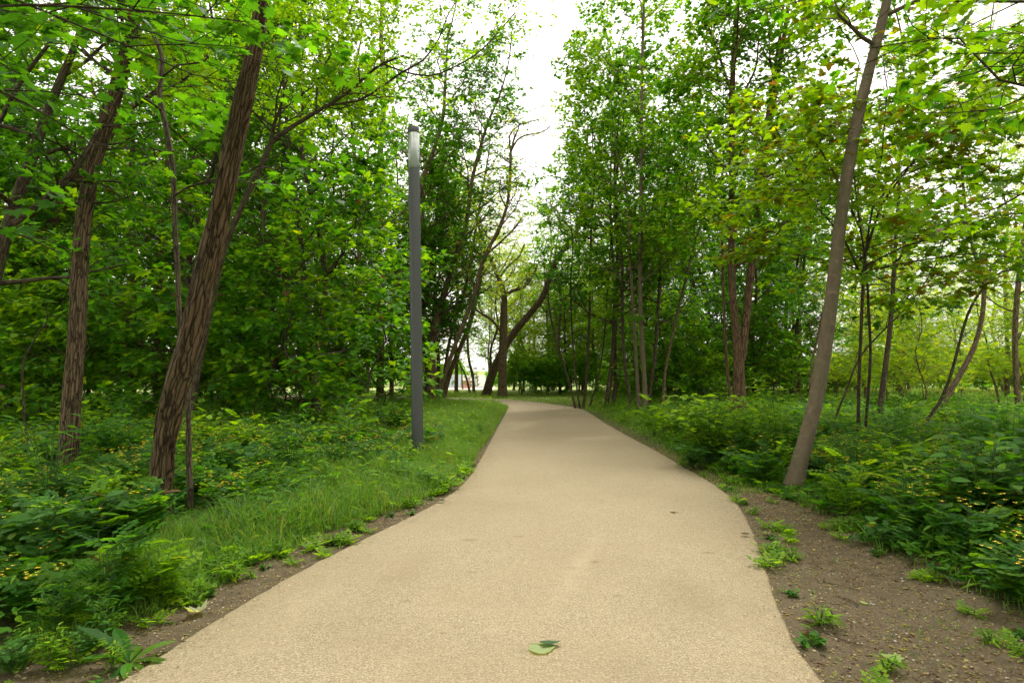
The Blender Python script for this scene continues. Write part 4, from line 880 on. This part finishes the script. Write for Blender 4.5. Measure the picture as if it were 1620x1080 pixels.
# ------------------------------------------------------------------ lamp post
def lathe(prof, k=40):
    a = np.arange(k) * 2 * math.pi / k; V = np.concatenate([np.c_[np.cos(a) * r, np.sin(a) * r, np.full(k, z)] for r, z in prof])
    i = np.arange(len(prof) * k).reshape(len(prof), k); j = np.roll(i, -1, axis=1); return V, np.stack([i[:-1], j[:-1], j[1:], i[1:]], -1).reshape(-1, 4)
m, nt, out = mat('anthracite_paint'); tc = N(nt, 'ShaderNodeTexCoord')
p = N(nt, 'ShaderNodeBsdfPrincipled', inp={'Roughness': .42, 'Metallic': .25, 'Specular IOR Level': .5})
nz = noise(nt, tc.outputs['Object'], 7, 6, .65); sp = N(nt, 'ShaderNodeSeparateXYZ'); nt.links.new(tc.outputs['Object'], sp.inputs[0])
c = mixc(nt, (.052, .058, .057), (.075, .082, .080), nz)
c = mixc(nt, c, (.13, .12, .09), mrange(nt, noise(nt, tc.outputs['Object'], 25, 5), .62, .75, 0, .35)); nt.links.new(c, p.inputs['Base Color']); nt.links.new(mrange(nt, nz, .3, .7, .36, .55), p.inputs['Roughness']); nt.links.new(p.outputs[0], out.inputs[0]); PAINT = m
m, nt, out = mat('lamp_acrylic'); gl = N(nt, 'ShaderNodeBsdfGlossy', inp={'Roughness': .08}); tr = N(nt, 'ShaderNodeBsdfTransparent', inp={0: (.90, .96, .93, 1)}); df = N(nt, 'ShaderNodeBsdfTranslucent', inp={0: (.85, .93, .9, 1)}); lw = N(nt, 'ShaderNodeLayerWeight', inp={0: .35})
dd = N(nt, 'ShaderNodeBsdfDiffuse', inp={0: (.8, .88, .84, 1)}); m3 = N(nt, 'ShaderNodeMixShader', inp={0: .5}); nt.links.new(df.outputs[0], m3.inputs[1]); nt.links.new(dd.outputs[0], m3.inputs[2])
m1 = N(nt, 'ShaderNodeMixShader'); m2 = N(nt, 'ShaderNodeMixShader', inp={0: .62}); nt.links.new(tr.outputs[0], m2.inputs[1]); nt.links.new(m3.outputs[0], m2.inputs[2])
nt.links.new(lw.outputs['Facing'], m1.inputs[0]); nt.links.new(m2.outputs[0], m1.inputs[1]); nt.links.new(gl.outputs[0], m1.inputs[2]); nt.links.new(m1.outputs[0], out.inputs[0]); ACR = m
base = GG(661, 724); Yp = base.y; top = at(654, 203, Yp); H = top.z; rp = 9.2 * Yp / F
lamp = empty('lamp_post', (base.x, base.y, gz(base.x, base.y) - .02)); lamp.rotation_euler = (0, math.atan2(top.x - base.x, H), 0)
hz = lambda py: at(656, py, Yp).z
z1, z2 = hz(268), hz(213)
V, q = lathe([(rp * 1.0, -.3), (rp, .02), (rp, z1 - .02), (rp * .97, z1), (rp * .2, z1 + .001)]); mk('pole', V, q, PAINT, lamp)
V, q = lathe([(rp * .98, z1 + .002), (rp * 1.03, z1 + .005), (rp * 1.03, z2), (rp * .95, z2), (rp * .95, z1 + .004)]); mk('lamp_glass', V, q, ACR, lamp)
V, q = lathe([(rp * .1, z2 - .002), (rp * .98, z2 - .001), (rp, z2 + .004), (rp, H - .006), (rp * .97, H), (.001, H + .002)]); mk('cap', V, q, PAINT, lamp)
TUBE = simple('frosted_tube', (.62, .66, .63), .3); V, q = lathe([(.026, z1), (.026, z2)], 12); core = mk('lamp_tube', V, q, TUBE, lamp)
V, q = lathe([(rp * .6, z2 - .10), (rp * .75, z2 - .09), (rp * .75, z2 - .003)], 24); mk('reflector', V, q, simple('reflector', (.35, .32, .25), .35, .5, .6), lamp)
Vs, Fs, o_ = [], [], 0
for i in range(16):
    zr = z1 + .03 + (z2 - z1 - .15) * i / 15; V, q = lathe([(rp * .45, zr), (rp * .88, zr - .006), (rp * .88, zr - .002), (rp * .45, zr + .004)], 24); Vs.append(V); Fs.append(q + o_); o_ += len(V)
mk('louvre', np.concatenate(Vs), np.concatenate(Fs), simple('louvre', (.5, .55, .52), .3, .5, .5), lamp)
for t in (.6, 2.7, 4.8):
    V, q = lathe([(.004, z1), (.004, z2)], 6); V[:, 0] += rp * .8 * math.cos(t); V[:, 1] += rp * .8 * math.sin(t); mk('rod', V, q, PAINT, lamp)
def boxm(x0, x1, y0, y1, z0, z1):
    V = np.array([(x, y, z) for z in (z0, z1) for x, y in ((x0, y0), (x1, y0), (x1, y1), (x0, y1))]); return V, np.array([(0, 3, 2, 1), (4, 5, 6, 7), (0, 1, 5, 4), (1, 2, 6, 5), (2, 3, 7, 6), (3, 0, 4, 7)])
tag(lamp, 'slim anthracite cylindrical lamp post with clear glass top', 'lamp post')

# ------------------------------------------------------------------ leaves and litter on the ground
def flat_leaf(name, label, px, py, size, rot, tmpl, colr, z, curl=.12, roll=0.):
    p_ = G(px, py); TV, TF = tmpl; V = TV * size; V[:, 2] = size * (curl * (TV[:, 0] ** 2 * 2.2 + (TV[:, 1] - .45) ** 2 * 1.2) + .03 * np.sin(TV[:, 0] * 9)); V[:, 2] += roll * V[:, 0]; V[:, 2] -= V[:, 2].min()
    o = mk(name, V, TF, None, smooth=False, attrs={'tint': np.tile([*colr, 1.], (len(V), 1))}); o.data.materials.append(LEAF)
    o.location = (p_.x, p_.y, z + .002); o.rotation_euler = (0, 0, rot)
    st = Wood(); st.tube([(0, 0, .003), (.01 * size, -.25 * size, .006), (.05 * size, -.45 * size, .003)], [.0012, .001, .001], 4); st.build('stalk', STEM, o); tag(o, label, 'leaf'); return o
BIG = tpl([(0, 0), (.2, .03), (.36, .18), (.42, .38), (.34, .60), (.2, .8), (.08, .92), (0, 1.0)], (0, .4))
flat_leaf('fallen_leaf', 'large pale green leaf lying upside down on the path in front', 838, 1040, .155, R(-72), BIG, (.33, .42, .22), .035, .12)
flat_leaf('fallen_leaf', 'curled dark green leaf overlapping the large pale leaf on the path', 852, 1031, .13, R(-88), OVATE, (.06, .13, .06), .04, .5)
flat_leaf('fallen_leaf', 'light green maple leaf on the bare soil at lower right', 1425, 1048, .11, R(40), MAPLE, (.30, .42, .12), .008)
flat_leaf('fallen_leaf', 'small green leaf on the soil in the middle of the verge', 1373, 958, .065, R(20), OVATE, (.35, .42, .15), .008)
flat_leaf('fallen_leaf', 'little brown leaf on the path near its right edge', 1070, 816, .07, R(80), OVATE, (.14, .08, .03), .035, .4)
flat_leaf('fallen_leaf', 'dark curled leaf where the soil meets the right path edge', 1186, 850, .10, R(100), OVATE, (.10, .10, .05), .03, .5)
flat_leaf('fallen_leaf', 'grey-green leaf lying on the left path edge past the lamp', 705, 797, .13, R(70), OVATE, (.08, .11, .06), .03, .4)
flat_leaf('fallen_leaf', 'whitish withered leaf on the soil at the lower left path edge', 318, 975, .13, R(60), MAPLE, (.42, .45, .30), .02, .5)
flat_leaf('fallen_leaf', 'thin dry leaf on the lower left edge of the path', 295, 1026, .06, R(80), LANCE, (.08, .06, .03), .035, .3)
flat_leaf('fallen_leaf', 'yellow petal-like leaf on the soil below the grey trunk', 1290, 872, .035, R(10), OVATE, (.7, .6, .05), .008)
rng = np.random.default_rng(88); n_ = 13000; y = 2.6 + 10 * rng.random(n_) ** 1.6; sidev = rng.random(n_) < .75
x = np.where(sidev, xr(y) + .02 + rng.random(n_) * (np.interp(y, DR_y, DR_w) + .25), xl(y) - .02 - rng.random(n_) * (np.interp(y, DL_y, DL_w) + .2))
C = np.array([(.30, .22, .11), (.20, .13, .07), (.42, .36, .22), (.10, .07, .04), (.26, .27, .08), (.36, .30, .10)])[rng.integers(0, 6, n_)] * rng.uniform(.6, 1.2, (n_, 1)); a = rng.uniform(0, 6.28, n_)
grass('grass', 'blades leaning over both edges of the path', 9000, (-4, 7, 2.6, 24), .04, .16, .002, 37, lambda x, y, r: ((x < xl(y) + .015) & (x > xl(y) - .12)) | ((x > xr(np.minimum(y, 23.9)) - .015) & (x < xr(np.minimum(y, 23.9)) + .10) & (y > 7)))
o = leaves_mesh('leaf_litter', np.c_[x, y, gh(x, y) + .006], np.c_[np.cos(a), np.sin(a), rng.normal(0, .15, n_)], np.c_[rng.normal(0, .3, (n_, 2)), np.ones(n_)], rng.uniform(.006, .028, n_) * np.where(rng.random(n_) < .04, 1.9, 1), C, OVATE); tag(o, 'dry bits of leaf and bark strewn over the bare soil', 'litter', kind='stuff')
n_ = 5200; y = 2.8 + 16 * rng.random(n_) ** 1.4; t = rng.random(n_); t = np.where(rng.random(n_) < .9, np.where(t < .5, t ** 3 * .6, 1 - (1 - t) ** 3 * .6), t); x = xl(y) + (xr(y) - xl(y)) * t; a = rng.uniform(0, 6.28, n_)
C = np.array([(.16, .10, .05), (.10, .08, .04), (.5, .42, .28)])[rng.integers(0, 3, n_)]
o = leaves_mesh('path_debris', np.c_[x, y, np.full(n_, .037)], np.c_[np.cos(a), np.sin(a), rng.normal(0, .1, n_)], np.c_[rng.normal(0, .2, (n_, 2)), np.ones(n_)], rng.uniform(.004, .016, n_), C, OVATE); tag(o, 'tiny dry crumbs scattered on the path surface', 'litter', kind='stuff')
rng = np.random.default_rng(91); n_ = 900; y = 2.6 + 7 * rng.random(n_) ** 1.4; sd_ = rng.random(n_) < .75
x = np.where(sd_, xr(y) + .03 + rng.random(n_) * (np.interp(y, DR_y, DR_w) + .1), xl(y) - .03 - rng.random(n_) * np.interp(y, DL_y, DL_w))
ico = np.array([(0, 0, .6), (1, 0, 0), (.3, .9, .1), (-.8, .6, 0), (-.8, -.6, .1), (.3, -.9, 0)]); icf = np.array([(0, 1, 2), (0, 2, 3), (0, 3, 4), (0, 4, 5), (0, 5, 1)])
a = rng.uniform(0, 6.28, n_); C = np.array([(.26, .23, .18), (.16, .14, .11), (.38, .34, .27)])[rng.integers(0, 3, n_)]
o = leaves_mesh('pebble_litter', np.c_[x, y, gh(x, y)], np.c_[np.cos(a), np.sin(a), a * 0], np.c_[rng.normal(0, .2, (n_, 2)), np.ones(n_)], rng.uniform(.003, .011, n_), C, (ico, icf), material=PEB); tag(o, 'small pebbles half sunk in the soil beside the path', 'pebbles', kind='stuff')
W = Wood(); rnd = random.Random(9)
for _ in range(120):
    y = 2.7 + 7 * rnd.random(); x = float(xr(y)) + .1 + rnd.random() * 1.6 if rnd.random() < .7 else float(xl(y)) - .1 - rnd.random() * .8
    a = rnd.uniform(0, 6.28); l = rnd.uniform(.04, .22); z = gz(x, y) + .006
    W.tube([(x, y, z), (x + math.cos(a) * l / 2, y + math.sin(a) * l / 2, z + .004), (x + math.cos(a + .3) * l, y + math.sin(a + .3) * l, z)], [.003, .0025, .0015], 5)
o = W.build('twig_litter', B_BRN); tag(o, 'short dead twigs lying on the soil beside the path', 'litter', kind='stuff')
def small_rock(): pass

# ------------------------------------------------------------------ far containers and rubble seen through the gap
Yc = 122.; gzc = gz(0, Yc); K = lambda px: (px - 810) / F * Yc
def container(label, pxa, pxb, h, colr, gate=True):
    x0, x1 = K(pxa), K(pxb); e = empty('site_container', ((x0 + x1) / 2, Yc, gzc)); w = (x1 - x0) / 2; m_ = simple('container_paint', colr, .5)
    xs = np.linspace(-w, w, 41); V = []; 
    for i, xx in enumerate(xs): V += [(xx, -1.2 + (.04 if i % 2 else 0), .1), (xx, -1.2 + (.04 if i % 2 else 0), h)]
    mk('wall', np.array(V), np.array([(2 * i, 2 * i + 2, 2 * i + 3, 2 * i + 1) for i in range(40)]), m_, e, smooth=False)
    V, q = boxm(-w - .05, w + .05, -1.26, 1.2, h + .003, h + .12); mk('roof', V, q, m_, e, smooth=False)
    V, q = boxm(-w - .05, w + .05, -1.1, 1.2, .0, h); mk('body', V, q, m_, e, smooth=False)
    dk = simple('container_seam', (.08, .09, .1))
    V, q = boxm(w * .32, w * .36, -1.24, -1.21, .15, h - .1); mk('door_seam', V, q, dk, e, smooth=False)
    V, q = boxm(-w * .4, -w * .37, -1.25, -1.21, .3, h - .3); mk('door_handle', V, q, dk, e, smooth=False)
    tag(e, label, 'container')
container('pale blue-grey site container seen through the gap left of the bend', 712, 730, 2.35, (.50, .56, .62))
container('white container beyond the trees, right of the blue-grey one', 732, 768, 2.2, (.75, .75, .72))
x0 = K(734); e = empty('brick_stack', (K(741), Yc - 5, gzc)); 
for i in range(4):
    V, q = boxm(-.9 + .03 * i, .9 - .02 * i, -.5, .5, .02 + .36 * i, .34 + .36 * i); mk('brick_course', V, q, simple('brick', (.42, .20, .14)), e, smooth=False)
tag(e, 'low stack of reddish bricks in front of the white container', 'bricks')
V, q = boxm(K(690), K(790), 60, Yc + 20, -.01, .01)
gv = np.array([(x, y) for y in np.linspace(52, 128, 30) for x in np.linspace(-9, -2, 8)]); gv[:, 0] *= gv[:, 1] / 75
i = np.arange(240).reshape(30, 8); q = np.stack([i[:-1, :-1], i[:-1, 1:], i[1:, 1:], i[1:, :-1]], -1).reshape(-1, 4)
o = mk('gravel_yard', np.c_[gv, gh(gv[:, 0], gv[:, 1]) + .01], q, simple('pale_gravel', (.55, .50, .38), .9)); tag(o, 'pale gravel yard in front of the containers', kind='structure')
